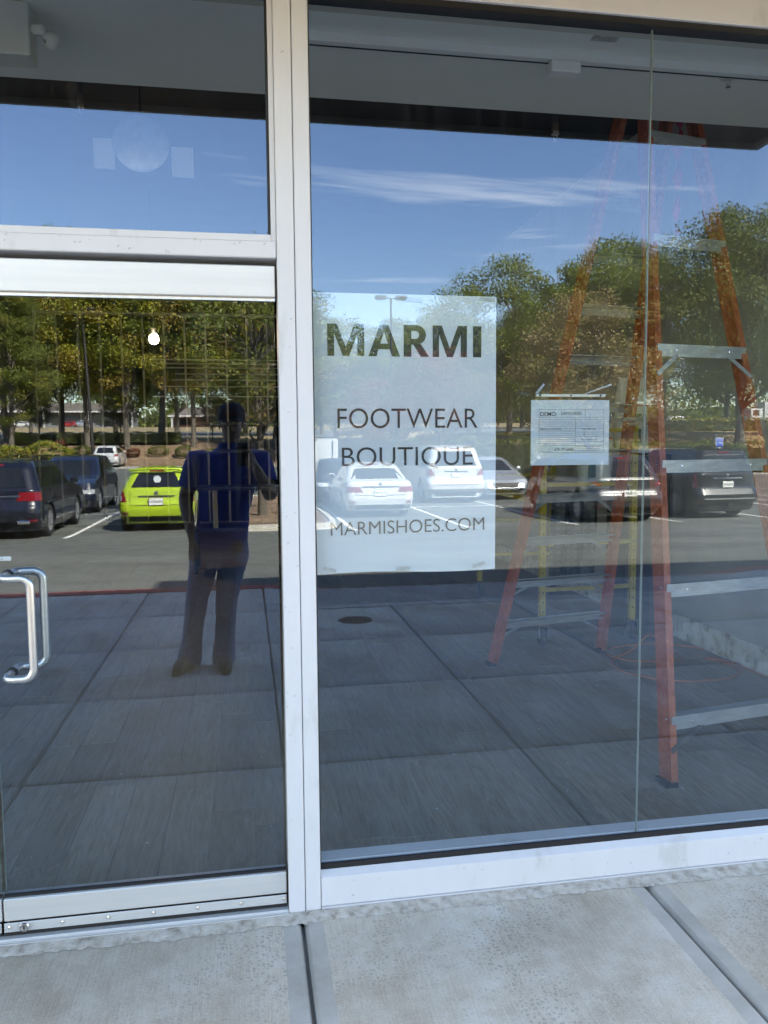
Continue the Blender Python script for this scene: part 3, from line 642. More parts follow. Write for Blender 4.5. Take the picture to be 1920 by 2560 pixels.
for x0, x1, z0 in ((0.975, 1.015, 1.731), (1.150, 1.262, 1.7305)):
    c_ = MB(); c_.add([(x0, YP+.001, z0), (x0+.012, YP+.001, z0), (x1, YP+.016, z0+.030), (x1-.006, YP+.014, z0+.036)], [(0, 1, 2, 3)]); c_.build('tape_curl', TAPE, nt_)

# ------------------------------------------------------------------ step ladder
lad = thing('step_ladder', 'tall orange fibreglass double-sided step ladder with aluminium steps behind the glass', 'ladder')
TL, TR = Vector((2.19, 1.755, 3.72)), Vector((2.485, 1.815, 3.72))
sides = {'near': (Vector((1.851, 0.676, 0.02)), Vector((2.74, 0.83, 0.02))), 'far': (Vector((1.663, 2.712, 0.02)), Vector((2.587, 2.903, 0.02)))}
ax_ = (TR-TL).normalized()
def channel(a, b, wf, dep, nrm, xd):
    """C-channel rail: web faces along the step axis, flanges front and back"""
    c = MB(); c.bar(a, b, 0.010, dep, nrm)
    for s in (-1, 1):
        q = nrm*(s*(dep/2-0.004)) + xd*(wf/2)
        c.bar(a+q, b+q, wf, 0.008, nrm)
    return c
for sname, (fl0, fr0) in sides.items():
    s = -1 if sname == 'near' else 1
    tl, tr = TL + Vector((0, s*0.045, 0)), TR + Vector((0, s*0.045, 0))
    nrm = ((tl-fl0).cross(fr0-fl0)).normalized()
    if nrm.y*s < 0: nrm = -nrm
    for a, b, xd in ((fl0, tl, ax_), (fr0, tr, -ax_)):
        rl = channel(a, b, 0.032, 0.082, nrm, xd).build('rail', ORANGE, lad)
        ft_ = MB(); d = Vector((0, 0, 1)); ft_.box(a.x-0.030, a.x+0.030, a.y-0.05, a.y+0.05, 0.015, 0.035); ft_.build('rubber_foot', RUBBER, rl)
    zlist = [0.30*(k+1) for k in range(11)] if sname == 'far' else [0.28+0.585*k for k in range(6)]
    for k, z in enumerate(zlist):
        t = z/3.72
        p, q = fl0.lerp(tl, t), fr0.lerp(tr, t)
        stp = MB(); stp.bar(p+ax_*0.004+nrm*0.012, q-ax_*0.004+nrm*0.012, 0.075, 0.006)
        stp.bar(p+ax_*0.004+nrm*0.047-Vector((0, 0, .030)), q-ax_*0.004+nrm*0.047-Vector((0, 0, .030)), 0.005, 0.062)
        so = stp.build('step', STEPAL, lad)
        if k in ((0, 1, 2, 3) if sname == 'far' else (0, 3)):
            L = (q-p).length
            for e, f_, sg_ in ((p, fl0, 1), (q, fr0, -1)):
                lo = e.lerp(f_, 0.155/max(0.3, z)) ; hi = e + ax_*sg_*L*0.22 + nrm*0.05 - Vector((0, 0, .05))
                MB().bar(lo+nrm*0.044, hi, 0.022, 0.004, nrm).build('brace', STEPAL if not (sname == 'near' and k == 0) else BLACKP, so)
        rv = MB()
        for e, sg_ in ((p, 1), (q, -1)):
            for dz in (0, -0.032): rv.lathe([(0.006, 0), (0.005, -.003), (0, -.004)], 8, 'x', e + nrm*0.02 + Vector((0, 0, -.01+dz)) - ax_*sg_*0.006)
            rv.lathe([(0.006, 0), (0.005, -.004), (0, -.005)], 8, 'y', e + ax_*sg_*0.12 + nrm*0.052 - Vector((0, 0, .03)))
        tag(rv.build('rivet', CHROME, so), kind='stuff')
cp = MB(); cp.bar(TL+Vector((-.03, -.004, .03)), TR+Vector((.03, .004, .03)), 0.20, 0.03); cp.build('top_cap', RUBBER, lad)
for e in (0.04, 0.96):
    p = sides['near'][0].lerp(TL, 0.45).lerp(sides['near'][1].lerp(TR, 0.45), e); q = sides['far'][0].lerp(TL, 0.45).lerp(sides['far'][1].lerp(TR, 0.45), e)
    MB().bar(p, q, 0.004, 0.022).build('spreader', STEPAL, lad)
rb = thing('pink_ribbon', 'crumpled pink ribbon tied under the top of the step ladder', 'ribbon')
r_ = MB(); rows = []
for j in range(16):
    z = 3.36-0.045*j; rows.append([(2.40+0.012*math.sin(j*1.3)+w*(0.04-0.0018*j)*math.cos(j*0.8), 1.66+0.02*math.cos(j*1.1)+w*0.02*math.sin(j*.8), z+w*.004) for w in (-1, 0, 1)])
r_.grid(rows); r_.build('strip', PINK, rb, 60)

# ------------------------------------------------------------------ rolling scaffolds
def scaffold(name, label, pts, zt, platform, m=YELLOW):
    """pts: four corners in order"""
    t = thing(name, label, 'scaffold')
    for i, (x, y) in enumerate(pts):
        po = MB(); po.box(x-.022, x+.022, y-.022, y+.022, 0.185, zt); pst = po.build('post', m, t)
        ho = MB()
        for k in range(int((zt-0.3)/0.075)):
            z = 0.28+0.075*k; ho.lathe([(0.006, 0), (0.006, -.0012)], 8, 'y', (x, y-.0222, z)); ho.lathe([(0.006, 0), (0.006, -.0012)], 8, 'x', (x-.0222, y, z))
        tag(ho.build('hole', GASKET, pst), kind='stuff')
        ca = MB().lathe([(0.018, -.026), (0.062, -.020), (0.068, -.008), (0.068, .008), (0.062, .020), (0.018, .026)], 22, 'x', (x+.012, y+.02, 0.083)).build('caster', RUBBER, t, 40)
        fk = MB(); fk.box(x-.026, x-.020, y-.015, y+.035, 0.075, 0.172); fk.box(x+.044, x+.050, y-.015, y+.035, 0.075, 0.172); fk.box(x-.026, x+.050, y-.02, y+.04, 0.172, 0.184); fk.build('fork', CHROME, ca)
    P = [Vector((x, y, 0)) for x, y in pts]
    for a, b in ((0, 1), (2, 3)):
        for z in (0.45, 0.80, 1.25, zt-0.06):
            MB().bar(P[a]+Vector((0, 0, z)), P[b]+Vector((0, 0, z)), 0.03, 0.03).build('end_rail', m, t)
    for a, b in ((1, 2), (3, 0)):
        MB().bar(P[a]+Vector((0, 0, platform-.05)), P[b]+Vector((0, 0, platform-.05)), 0.03, 0.06).build('side_rail', m, t)
    c = (P[0]+P[1]+P[2]+P[3])/4; dk = MB(); q = [(p-c)*0.97+c for p in P]
    dk.add([(p.x, p.y, platform+d) for d in (0, .02) for p in q], [(3, 2, 1, 0), (4, 5, 6, 7), (0, 1, 5, 4), (1, 2, 6, 5), (2, 3, 7, 6), (3, 0, 4, 7)]); dk.build('deck', BLACKP, t)
    return t
scaffold('rolling_scaffold', 'yellow steel rolling scaffold on casters behind the orange ladder', [(2.953, 3.165), (2.20, 3.13), (2.30, 5.1), (3.05, 5.05)], 1.72, 1.18)
# bags of joint compound on the scaffold, a plaid cloth, buckets
def bag(name, label, x, y, z, w, d, h, word, rz=0):
    t = thing(name, label, 'bag', (x, y, z), rz); b = MB(); rows = []
    for j in range(9):
        v = j/8; k = 1-0.10*abs(2*v-1)**3; row = []
        for i in range(24):
            a = 2*math.pi*i/24; cx, sx_ = math.cos(a), math.sin(a); e = 0.45
            row.append((w/2*k*math.copysign(abs(cx)**e, cx)+0.006*math.sin(5*a+j), d/2*k*math.copysign(abs(sx_)**e, sx_)*(1-0.55*max(0, v-.8)/.2), h*v))
        rows.append(row+[row[0]])
    b.grid(rows); b.build('sack', BAGP, t, 50)
    MB().box(-w*0.42, w*0.42, -d/2-0.012, -d/2-0.008, h*0.62, h*0.66).build('stripe', BAGR, t)
    text('lettering', word, t, BAGG, -w*0.36, -d/2-0.013, h*0.42, w=w*0.72, h=h*0.10, bold=0.03)
    MB().box(-w*0.3, -w*0.08, -d/2-0.012, -d/2-0.009, h*0.14, h*0.32).build('print_panel', BAGG, t)
    return t
bx_ = thing('tall_carton', 'tall dark carton standing between scaffold and partition under the paper sack', 'carton', (3.14, 3.45, 0.015))
MB().cbox(-.19, .19, -.17, .17, 0, 1.46, .006).build('box', noisy('dark_cardboard', [(0.3, (.05, .04, .03)), (0.7, (.08, .065, .05))], 3, 5, .9), bx_); MB().box(-.025, .025, -.1705, -.170, .02, 1.44).build('tape_strip', BLACKP, bx_)
bag('compound_bag', 'white paper sack of all-purpose compound standing upright beside the partition', 3.13, 3.45, 1.48, 0.38, 0.16, 0.60, 'PURPOSE', 0.06)
bag('compound_bag', 'plain white paper sack on the scaffold deck between ladder rails', 2.76, 3.45, 1.20, 0.26, 0.15, 0.62, '50 LB', -0.1)
cl = thing('plaid_cloth', 'dark plaid cloth hanging from the yellow scaffold rail', 'cloth')
cm, _nt, _n, _l, _b = _mat('plaid_fabric')
_tc = _n.new('ShaderNodeTexCoord'); _w1 = _n.new('ShaderNodeTexWave'); _w2 = _n.new('ShaderNodeTexWave'); _w1.inputs['Scale'].default_value = 7; _w2.inputs['Scale'].default_value = 7; _w2.bands_direction = 'Z'
_l.new(_tc.outputs['Object'], _w1.inputs[0]); _l.new(_tc.outputs['Object'], _w2.inputs[0])
_mm = _n.new('ShaderNodeMath'); _mm.operation = 'MULTIPLY'; _l.new(_w1.outputs[1], _mm.inputs[0]); _l.new(_w2.outputs[1], _mm.inputs[1])
_cr = _n.new('ShaderNodeValToRGB'); _cr.color_ramp.elements[0].color = (0.008, 0.010, 0.012, 1); _cr.color_ramp.elements[1].color = (0.06, 0.075, 0.08, 1); _cr.color_ramp.elements[1].position = 0.9; _l.new(_mm.outputs[0], _cr.inputs[0]); _l.new(_cr.outputs[0], _b.inputs[0])
rows = [[(2.26+0.36*i/12, 3.10+0.035*math.sin(i*1.5+j*.2), 1.20-0.075*j) for i in range(13)] for j in range(10)]
MB().grid(rows).build('fabric', cm, cl, 60)
# black shelf rack and studs deep in the shop
rk_ = thing('shelf_rack', 'black metal shelf rack standing in the dark shop behind the door', 'rack')
for x in (-0.62, 0.55):
    for y in (7.2, 7.7): MB().box(x-.02, x+.02, y-.02, y+.02, 0.02, 2.3).build('post', BLACKP, rk_)
for z in (0.55, 1.05, 1.50, 1.83): MB().box(-0.64, 0.57, 7.18, 7.72, z-.02, z+.02).build('shelf', BLACKP, rk_)
for i, (x, w, h, z, nm, m) in enumerate(((0.30, .30, .26, 0.57, 'dark bin on the lower shelf of the rack', BLACKP),)):
    t = thing('storage_tote', nm, 'tote', (x, 7.42, z)); MB().prism([(-w/2+.015, 0), (w/2-.015, 0), (w/2, h), (-w/2, h)], -.16, .16).build('bin', m, t); MB().cbox(-w/2-.01, w/2+.01, -.17, .17, h, h+.02, .004).build('lid', m, t)
fw = thing('stud_framing', 'bare metal stud framing with cross rails at the back of the shop', 'wall framing')
stm = MB(); stm.box(-.019, .019, -.045, -.041, 0.03, 4.15); stm.box(-.019, -.016, -.041, .045, 0.03, 4.15); stm = stm.mesh('stud', STUD)
for k in range(18): obj('stud', stm, fw, (-4.0+0.406*k, 14.0, 0))
for z in (2.55, 2.75, 2.88, 3.0, 3.12, 3.2, 3.28): MB().box(-1.6+0.25*math.sin(z*9), 3.2, 13.90+0.01*math.sin(z*5), 13.95, z, z+.022).build('cross_rail', STUD, fw)
MB().box(-4.0, 3.3, 13.88, 14.06, 4.15, 4.20).build('track', STUD, fw); MB().box(-4.0, 3.3, 13.88, 14.06, 0.012, 0.03).build('track', STUD, fw)
lv = thing('wooden_level', 'short upright wooden level standing on the black shelf rack', 'level'); MB().bar((-0.38, 7.24, 0.572), (-0.385, 7.26, 1.03), 0.06, 0.035, (0, 1, 0)).build('wooden_body', WOOD, lv); MB().bar((-0.384, 7.225, 0.80), (-0.384, 7.225, 0.86), 0.03, 0.006, (0, 1, 0)).build('vial', YELLOW, lv)
# hanging work lamp, lit
wl_ = thing('work_lamp', 'bright bare work lamp hanging in the dark shop', 'lamp', (-1.12, 8.0, 2.93))
MB().lathe([(0.0, 0.06), (0.03, 0.055), (0.055, 0.03), (0.062, -0.02), (0.045, -0.06), (0.0, -0.075)], 16).build('bulb_cluster', mat('lit_bulb', (1, 1, 1), 0.5, emit=(1, 0.96, 0.86), estr=5), wl_, 60)
MB().lathe([(0.02, 0.06), (0.035, 0.08), (0.035, 0.13), (0.0, 0.14)], 12).build('socket', BLACKP, wl_, 40); MB().tube([(0, 0, .13), (0.02, 0, .9), (0, 0, 1.82)], 0.006, 6).build('cord', BLACKP, wl_)
pl_ = bpy.data.lights.new('bulb_light', 'POINT'); pl_.energy = 2.2; pl_.color = (1, .93, .8); pl_.shadow_soft_size = .1
pb = bpy.data.objects.new('bulb_light', pl_); COL.objects.link(pb); pb.parent = wl_; pb.location = (0, -.16, 0)
# round white disc fixture with two square lamps hanging near the ceiling
df = thing('disc_pendant', 'pale round disc fixture with two square lamp panels hanging inside above the door', 'light fixture', (-0.63, 3.0, 3.53))
dm = MB().lathe([(0.0, -.012), (0.165, -.012), (0.18, 0), (0.165, .012), (0, .012)], 40, 'y').build('disc', STUD, df, 40)
MB().box(-.30, -.17, .02, .03, -.16, .03).build('lamp_panel', PLASTW, df); MB().box(.19, .33, .02, .03, -.19, .0).build('lamp_panel', PLASTW, df); MB().tube([(0, .02, .17), (0, .02, 1.22)], .006, 6).build('rod', BLACKP, df)
# extension cord
ec = thing('extension_cord', 'orange extension cord lying in loops on the floor by the partition', 'cord')
cpts = []
for k in range(140):
    t = k/139
    if t < .72:
        a = t/.72*4*math.pi+.5; rr = .32+.16*math.sin(a*.63+1)
        x, y = 2.95+rr*math.cos(a)*1.0-.1*t, 2.55+rr*math.sin(a)*.8+.15*math.sin(a*.37)
    else:
        u = (t-.72)/.28; x = 2.95+.35*math.cos(.5+4*math.pi)+u*.25+.05*math.sin(u*8); y = 2.6-u*1.9
    cpts.append((min(x, 3.33), y, .021+.006*(k % 7 == 0)+(.13*math.exp(-((t-.42)/.02)**2))))
MB().tube(cpts, .0055, 6).build('cable', CORD, ec, 60)

# ------------------------------------------------------------------ vehicles
CARGLASS = mat('car_glass', (0.012, 0.014, 0.016), 0.04, spec=0.6)
TYRE = mat('tyre', (0.018, 0.018, 0.019), 0.8)
RIM = mat('alloy_rim', (0.50, 0.51, 0.53), 0.3, 0.8)
TAIL = mat('tail_lens', (0.22, 0.006, 0.010), 0.12, coat=0.6)
TAILD = mat('dark_tail_lens', (0.20, 0.010, 0.02), 0.12, coat=0.6)
HEADL = mat('head_lens', (0.62, 0.64, 0.66), 0.12, 0.4, coat=0.8)
PLATE = mat('plate_white', (0.70, 0.70, 0.68), 0.5)
SEAM = mat('seam', (0.01, 0.01, 0.011), 0.6)
def paint(name, c, metal=0.3, rough=0.32): return mat(name, c, rough, metal, coat=0.9)
P_GREEN = paint('lime_paint', (0.36, 0.50, 0.030), 0.15); P_NAVY = paint('navy_paint', (0.005, 0.006, 0.013), 0.0); P_DNAVY = paint('dark_navy_paint', (0.006, 0.009, 0.022), 0.0)
P_WHITE = paint('white_paint', (0.46, 0.46, 0.45), 0.0); P_SILVER = paint('silver_paint', (0.46, 0.48, 0.50), 0.6); P_GREY = paint('charcoal_paint', (0.030, 0.031, 0.034)); P_BLACK = paint('black_paint', (0.008, 0.009, 0.010)); P_RED = paint('red_paint', (0.35, 0.015, 0.015))
def interp(tab, z):
    return lerp_tab(tab, z) if z > tab[0][0] else tab[0][1]
STYLES = {
 # z fractions are metres for a car of nominal height; rear / front silhouettes are distances inboard from each end
 'hatch': dict(L=3.95, W=1.70, H=1.48, belt=0.96, rear=[(.22, .16), (.36, .03), (.50, 0), (.64, .02), (.72, .07), (.96, .13), (1.34, .40), (1.43, .52), (1.48, 1.0)],
   front=[(.20, .10), (.40, 0), (.62, .04), (.74, .14), (.86, .55), (.98, 1.00), (1.36, 1.62), (1.44, 1.85), (1.48, 2.3)], wheels=(0.66, 3.10), wr=.30, rg=(1.02, 1.34, .50, .40), ry=1.36),
 'suv': dict(L=4.75, W=1.92, H=1.70, belt=1.06, rear=[(.26, .18), (.42, .03), (.58, 0), (.70, .03), (.78, .08), (1.06, .13), (1.52, .42), (1.63, .55), (1.70, 1.2)],
   front=[(.22, .14), (.45, 0), (.75, .03), (.90, .12), (1.00, .55), (1.10, 1.30), (1.54, 2.00), (1.64, 2.25), (1.70, 2.8)], wheels=(0.93, 3.75), wr=.36, rg=(1.12, 1.52, .60, .50), ry=1.56),
 'bigsuv': dict(L=5.2, W=2.02, H=1.92, belt=1.18, rear=[(.34, .16), (.48, .02), (.66, 0), (.76, .05), (.82, .09), (1.18, .12), (1.72, .30), (1.84, .40), (1.92, 1.0)],
   front=[(.26, .14), (.5, 0), (.95, .03), (1.06, .12), (1.14, .6), (1.22, 1.40), (1.74, 1.95), (1.85, 2.2), (1.92, 2.8)], wheels=(1.05, 4.15), wr=.40, rg=(1.24, 1.72, .66, .56), ry=1.78),
 'boxsuv': dict(L=4.75, W=1.88, H=1.80, belt=1.12, rear=[(.34, .14), (.48, .02), (.62, 0), (.72, .05), (.78, .09), (1.12, .12), (1.62, .26), (1.74, .36), (1.80, 1.0)],
   front=[(.26, .14), (.5, 0), (.9, .03), (1.0, .10), (1.08, .6), (1.15, 1.40), (1.64, 1.9), (1.75, 2.1), (1.80, 2.7)], wheels=(1.0, 3.75), wr=.38, rg=(1.18, 1.62, .66, .56), ry=1.66),
 'sedan': dict(L=4.90, W=1.86, H=1.47, belt=0.94, rear=[(.22, .16), (.36, .03), (.52, 0), (.66, .02), (.90, .07), (.985, .16), (1.015, .50), (1.34, 1.15), (1.42, 1.40), (1.47, 2.0)],
   front=[(.18, .12), (.40, 0), (.60, .03), (.72, .12), (.84, .6), (.95, 1.45), (1.34, 2.10), (1.43, 2.35), (1.47, 2.8)], wheels=(1.02, 3.97), wr=.33, rg=(1.035, 1.36, .66, .52), ry=1.38),
 'wedge': dict(L=4.45, W=1.75, H=1.49, belt=0.97, rear=[(.22, .14), (.40, .02), (.60, 0), (.80, .02), (1.00, .10), (1.16, .55), (1.38, 1.15), (1.44, 1.4), (1.49, 1.9)],
   front=[(.18, .12), (.42, 0), (.58, .06), (.70, .18), (.84, .50), (.96, .92), (1.36, 1.80), (1.45, 2.05), (1.49, 2.4)], wheels=(0.78, 3.50), wr=.31, rg=(1.18, 1.38, .60, .48), ry=1.4),
}
class Shell:
    def __init__(s, st):
        s.st = st; H, W = st['H'], st['W']; bt = st['belt']
        s.wt = [(.2, W/2-.07), (.36, W/2-.015), (.52, W/2), (.72, W/2-.005), (bt, W/2-.055), (bt+.03, W/2-.075), (st['ry']-.02, W/2-.235), (H-.045, W/2-.30), (H-.012, W/2-.42), (H, W/2-.60)]
        s.rt = [(.2, .30), (.5, .26), (bt, .22), (st['ry'], .20), (H-.01, .14), (H, .12)]
    def w(s, z): return interp(s.wt, z)
    def r(s, z): return interp(s.rt, z)
    def yr(s, z): return -s.st['L']/2 + interp(s.st['rear'], z)
    def yf(s, z): return s.st['L']/2 - interp(s.st['front'], z)
    def end(s, q, z, rear=True):
        """point on the end face / round the corner at arc distance q from the centre line; returns point and outward normal"""
        w, r = s.w(z), s.r(z); a = abs(q); sg_ = 1 if q >= 0 else -1; y0 = s.yr(z) if rear else s.yf(z); d = 1 if rear else -1
        if a <= w-r: return Vector((q, y0, z)), Vector((0, -d, 0))
        t = (a-(w-r))/r
        if t <= math.pi/2: return Vector((sg_*(w-r+r*math.sin(t)), y0+d*(r-r*math.cos(t)), z)), Vector((sg_*math.sin(t), -d*math.cos(t), 0))
        return Vector((sg_*w, y0+d*(r+(t-math.pi/2)*r), z)), Vector((sg_, 0, 0))
def car(name, label, style, pm, loc, yaw, plate=None, tail=TAIL, rails=False, extra=None, group='vehicles parked in the lot', lampw=None, plain=False):
    st = STYLES[style]; S = Shell(st); L, W, H, bt = st['L'], st['W'], st['H'], st['belt']
    t = thing(name, label, 'car', loc, yaw, group)
    zs = sorted(set([.2, .24, .28, .32, .36, .42, .48, .54, .60, .66, .72, .78] + [bt-.1, bt-.05, bt-.015, bt, bt+.015, bt+.03] + [a for a, _ in st['rear']+st['front'] if a > .2] + [bt+.03+(st['ry']-bt-.03)*k/5 for k in range(1, 6)] + [H-.045, H-.025, H-.012, H-.004, H]))
    b = MB(); NE, NC, NS = 8, 6, 44; rows = []
    wys = [-L/2+x for x in st['wheels']]; Ra = st['wr']+.055
    for z in zs:
        w, r = S.w(z), S.r(z); y0, y1 = S.yr(z), S.yf(z); row = []
        for k in range(NE): row.append((-(w-r)+2*(w-r)*k/NE, y0))
        for k in range(NC): a = k/NC*math.pi/2; row.append((w-r+r*math.sin(a), y0+r-r*math.cos(a)))
        for k in range(NS): row.append((w, y0+r+(y1-y0-2*r)*k/NS))
        for k in range(NC): a = k/NC*math.pi/2; row.append((w-r+r*math.cos(a), y1-r+r*math.sin(a)))
        for k in range(NE): row.append((w-r-2*(w-r)*k/NE, y1))
        for k in range(NC): a = k/NC*math.pi/2; row.append((-(w-r)-r*math.sin(a), y1-r+r*math.cos(a)))
        for k in range(NS): row.append((-w, y1-r-(y1-y0-2*r)*k/NS))
        for k in range(NC): a = k/NC*math.pi/2; row.append((-(w-r)-r*math.cos(a), y0+r-r*math.sin(a)))
        out = []
        for x, y in row:
            zz = z
            if abs(x) > W/2-.35:
                for wy in wys:
                    if abs(y-wy) < Ra: zz = max(zz, st['wr']+math.sqrt(Ra*Ra-(y-wy)**2))
            out.append((x, y, zz))
        rows.append(out+[out[0]])
    n_ = len(rows[0]); b.grid(rows)
    b.f.append(tuple((len(rows)-1)*n_+k for k in range(n_-1))); b.m.append(0)
    body = b.build('body', pm, t, 32)
    MB().box(-W/2+.26, W/2-.26, S.yr(.3)+.25, S.yf(.3)-.25, .16, .62).build('underbody', SEAM, t)
    def patch(nm, q0, q1, z0, z1, m, rear=True, off=.008, q0t=None, q1t=None, par=None, nz=5, nq=9):
        q0t = q0 if q0t is None else q0t; q1t = q1 if q1t is None else q1t; g = []
        for j in range(nz):
            v = j/(nz-1); z = z0+(z1-z0)*v; a, c = q0+(q0t-q0)*v, q1+(q1t-q1)*v; row = []
            for i in range(nq):
                p, n2 = S.end(a+(c-a)*i/(nq-1), z, rear); row.append(tuple(p+n2*off))
            g.append(row)
        mb2 = MB().grid(g)
        if not rear: mb2.f = [f[::-1] for f in mb2.f]
        return mb2.build(nm, m, par or t, 40)
    def sidewin(poly, sgn):
        g = MB(); k = len(poly)
        pts = [(sgn*(S.w(z)+.006), y, z) for y, z in poly]
        return g.add(pts, [tuple(range(k)) if sgn > 0 else tuple(range(k))[::-1]]).build('side_window', CARGLASS, t)
    z0, z1, q0, q1 = st['rg']
    patch('rear_window', -q0-.06, q0+.06, z0, z1, CARGLASS, q0t=-q1, q1t=q1)
    patch('windshield', -(W/2-.16), W/2-.16, interp([(0, bt+.04)], 0), st['ry']-.03, CARGLASS, False, q0t=-(W/2-.36), q1t=W/2-.36)
    zb, zt = bt+.035, st['ry']-.04
    ya, yb_ = S.yr(zb)+.35, S.yf(zb)-.34; yta, ytb = S.yr(zt)+.38, S.yf(zt)-.26
    for sgn in (1, -1):
        for f0, f1 in ((0, .30), (.33, .63), (.66, 1.0)):
            sidewin([(ya+(yb_-ya)*f0, zb), (ya+(yb_-ya)*f1, zb), (yta+(ytb-yta)*f1, zt), (yta+(ytb-yta)*f0, zt)], sgn)
        for f in (.35, .67):
            y = ya+(yb_-ya)*f
            MB().add([(sgn*(S.w(z)+.004), y+d, z) for z, d in ((.42, -.004), (.42, .004), (bt, .004), (bt, -.004))], [(0, 1, 2, 3) if sgn > 0 else (3, 2, 1, 0)]).build('door_seam', SEAM, t)
            if not plain: MB().cbox(sgn*(S.w(bt-.12))-.02, sgn*(S.w(bt-.12))+.02, y-.30, y-.12, bt-.13, bt-.10, .006).build('door_handle', pm if f < .5 else CHROME, t)
        mr_ = MB(); ym = S.yf(zb)-.42; mr_.cbox(sgn*(W/2+.06)-.09, sgn*(W/2+.06)+.09, ym-.06, ym+.06, bt+.02, bt+.17, .03); mm_ = mr_.build('mirror', pm, t, 60)
        MB().box(sgn*(W/2+.06)-.07, sgn*(W/2+.06)+.07, ym-.064, ym-.0605, bt+.04, bt+.15).build('mirror_glass', CHROME, mm_)
    # wheels
    tp_ = [(st['wr']*.64, -.10), (st['wr']*.93, -.105), (st['wr'], -.07), (st['wr'], .07), (st['wr']*.93, .105), (st['wr']*.64, .10)]
    for wy in wys:
        for sgn in (1, -1):
            xw = sgn*(W/2-.125)
            wo = obj('wheel', None, t, (xw, wy, st['wr']))
            MB().lathe(tp_, 26, 'x', caps=False).build('tyre', TYRE, wo, 40)
            rm = MB(); rm.lathe([(st['wr']*.66, .097), (st['wr']*.61, .085), (st['wr']*.58, .02), (0, .02)], 24, 'x', caps=False)
            for k in range(10):
                a = 2*math.pi*k/10; a2 = a+.10; r0, r1 = .035, st['wr']*.62
                rm.bar((.075, r0*math.cos(a), r0*math.sin(a)), (.08, r1*math.cos(a2), r1*math.sin(a2)), .036, .03, (1, 0, 0))
            rm.lathe([(.05, .06), (.05, .095), (0, .10)], 14, 'x')
            if sgn < 0: rm.v = [(-x, y, z) for x, y, z in rm.v]; rm.f = [f[::-1] for f in rm.f]
            rm.build('rim', RIM, wo, 30)
    # rear details
    ex = extra or {}
    lz0, lz1 = ex.get('lz', (.70, bt-.02)); lw2 = lampw or .40; edge = S.w(.8)-S.r(.8)+S.r(.8)*1.35
    for sgn in (1, -1):
        patch('tail_light', sgn*(edge-lw2), sgn*edge, lz0, lz1, tail, q0t=sgn*(edge-lw2*ex.get('taper', .8)), q1t=sgn*edge) if sgn > 0 else patch('tail_light', -edge, -(edge-lw2), lz0, lz1, tail, q1t=-(edge-lw2*ex.get('taper', .8)), q0t=-edge)
        if ex.get('clear', True): patch('reverse_light', *sorted((sgn*(edge-.05), sgn*(edge-lw2*.55))), lz0+.02, lz0+(lz1-lz0)*.36, HEADL, off=.012, nz=2)
        patch('reflector', *sorted((sgn*(edge-.30), sgn*(edge-.14))), .40, .46, TAILD, off=.010, nz=2)
        patch('tailgate_seam', *sorted((sgn*(W/2-.27), sgn*(W/2-.278))), .62, bt-.02, SEAM, off=.009, nz=4, nq=2)
        patch('headlight', *sorted((sgn*(W/2-.52), sgn*(W/2+.02))), .60, .72, HEADL, False, off=.010, q0t=(sgn > 0 and W/2-.46 or -(W/2+.06)), q1t=(sgn > 0 and W/2+.06 or -(W/2-.46)))
        if not plain: patch('fog_lamp', *sorted((sgn*(W/2-.42), sgn*(W/2-.22))), .34, .42, SEAM, False, off=.010, nz=2)
    patch('bumper_seam', -(W/2-.28), W/2-.28, .615, .623, SEAM, off=.009, nz=2)
    patch('lower_valance', -(W/2-.12), W/2-.12, .24, .36, SEAM, off=.010, nz=3)
    patch('grille', -.42, .42, .44, .60, SEAM, False, off=.010, nz=3, q0t=-.50, q1t=.50)
    patch('lower_grille', -.55, .55, .26, .36, SEAM, False, off=.010, nz=3)
    if not plain:
        patch('brake_light', -.16, .16, st['ry']+.015, st['ry']+.04, tail, off=.012, nz=2)
        patch('garnish', -ex.get('gw', .40), ex.get('gw', .40), ex.get('gz', .80), ex.get('gz', .80)+.035, ex.get('gm', SEAM), off=.012, nz=2)
        p, _ = S.end(0, z0+.02, True)
        MB().bar(p+Vector((0, -.02, 0)), p+Vector((.30, -.012, .06)), .012, .012).build('wiper', SEAM, t)
        p, _ = S.end(0, ex.get('gz', .80)+.085, True); MB().lathe([(.045, 0), (.045, -.012), (.03, -.016), (0, -.016)], 18, 'y', p).build('badge', CHROME, t)
    if plate is not None:
        pz = ex.get('pz', .66); p, _ = S.end(0, pz+.07, True); yy = min(S.yr(pz), S.yr(pz+.15))-.012
        po_ = MB().cbox(-.155, .155, yy-.010, yy, pz, pz+.155, .004).build('license_plate', PLATE, t)
        # read from behind the car, that is from local -y
        if plate: text('lettering', plate, po_, INK, -.13, yy-.0115, pz+.045, w=.26, h=.065)
        MB().box(-.165, .165, yy-.004, yy+.002, pz-.01, pz+.165).build('plate_frame', BLACKP, po_)
    if rails:
        for sgn in (1, -1):
            x = sgn*(S.w(H-.03)-.04); MB().tube([(x, S.yr(H-.05)+.25, H-.06), (x, S.yr(H-.05)+.40, H+.025), (x, S.yf(H-.05)-.5, H+.025), (x, S.yf(H-.05)-.3, H-.06)], .017, 8).build('roof_rail', CHROME if rails == 'chrome' else SEAM, t, 40)
    return t
def lot_at(x, y): return (x, y, gz(x, y))
PI = math.pi
def rear_to_shop(name, label, style, pm, x, yrear, yaw=0.0, **k):
    L = STYLES[style]['L']; d = Vector((math.sin(yaw), -math.cos(yaw), 0)); c = Vector((x, yrear, 0))+d*L/2
    return car(name, label, style, pm, lot_at(c.x, c.y), PI+yaw, **k)
def nose_to_shop(name, label, style, pm, x, ynose, **k):
    return car(name, label, style, pm, lot_at(x, ynose-STYLES[style]['L']/2), 0.0, **k)
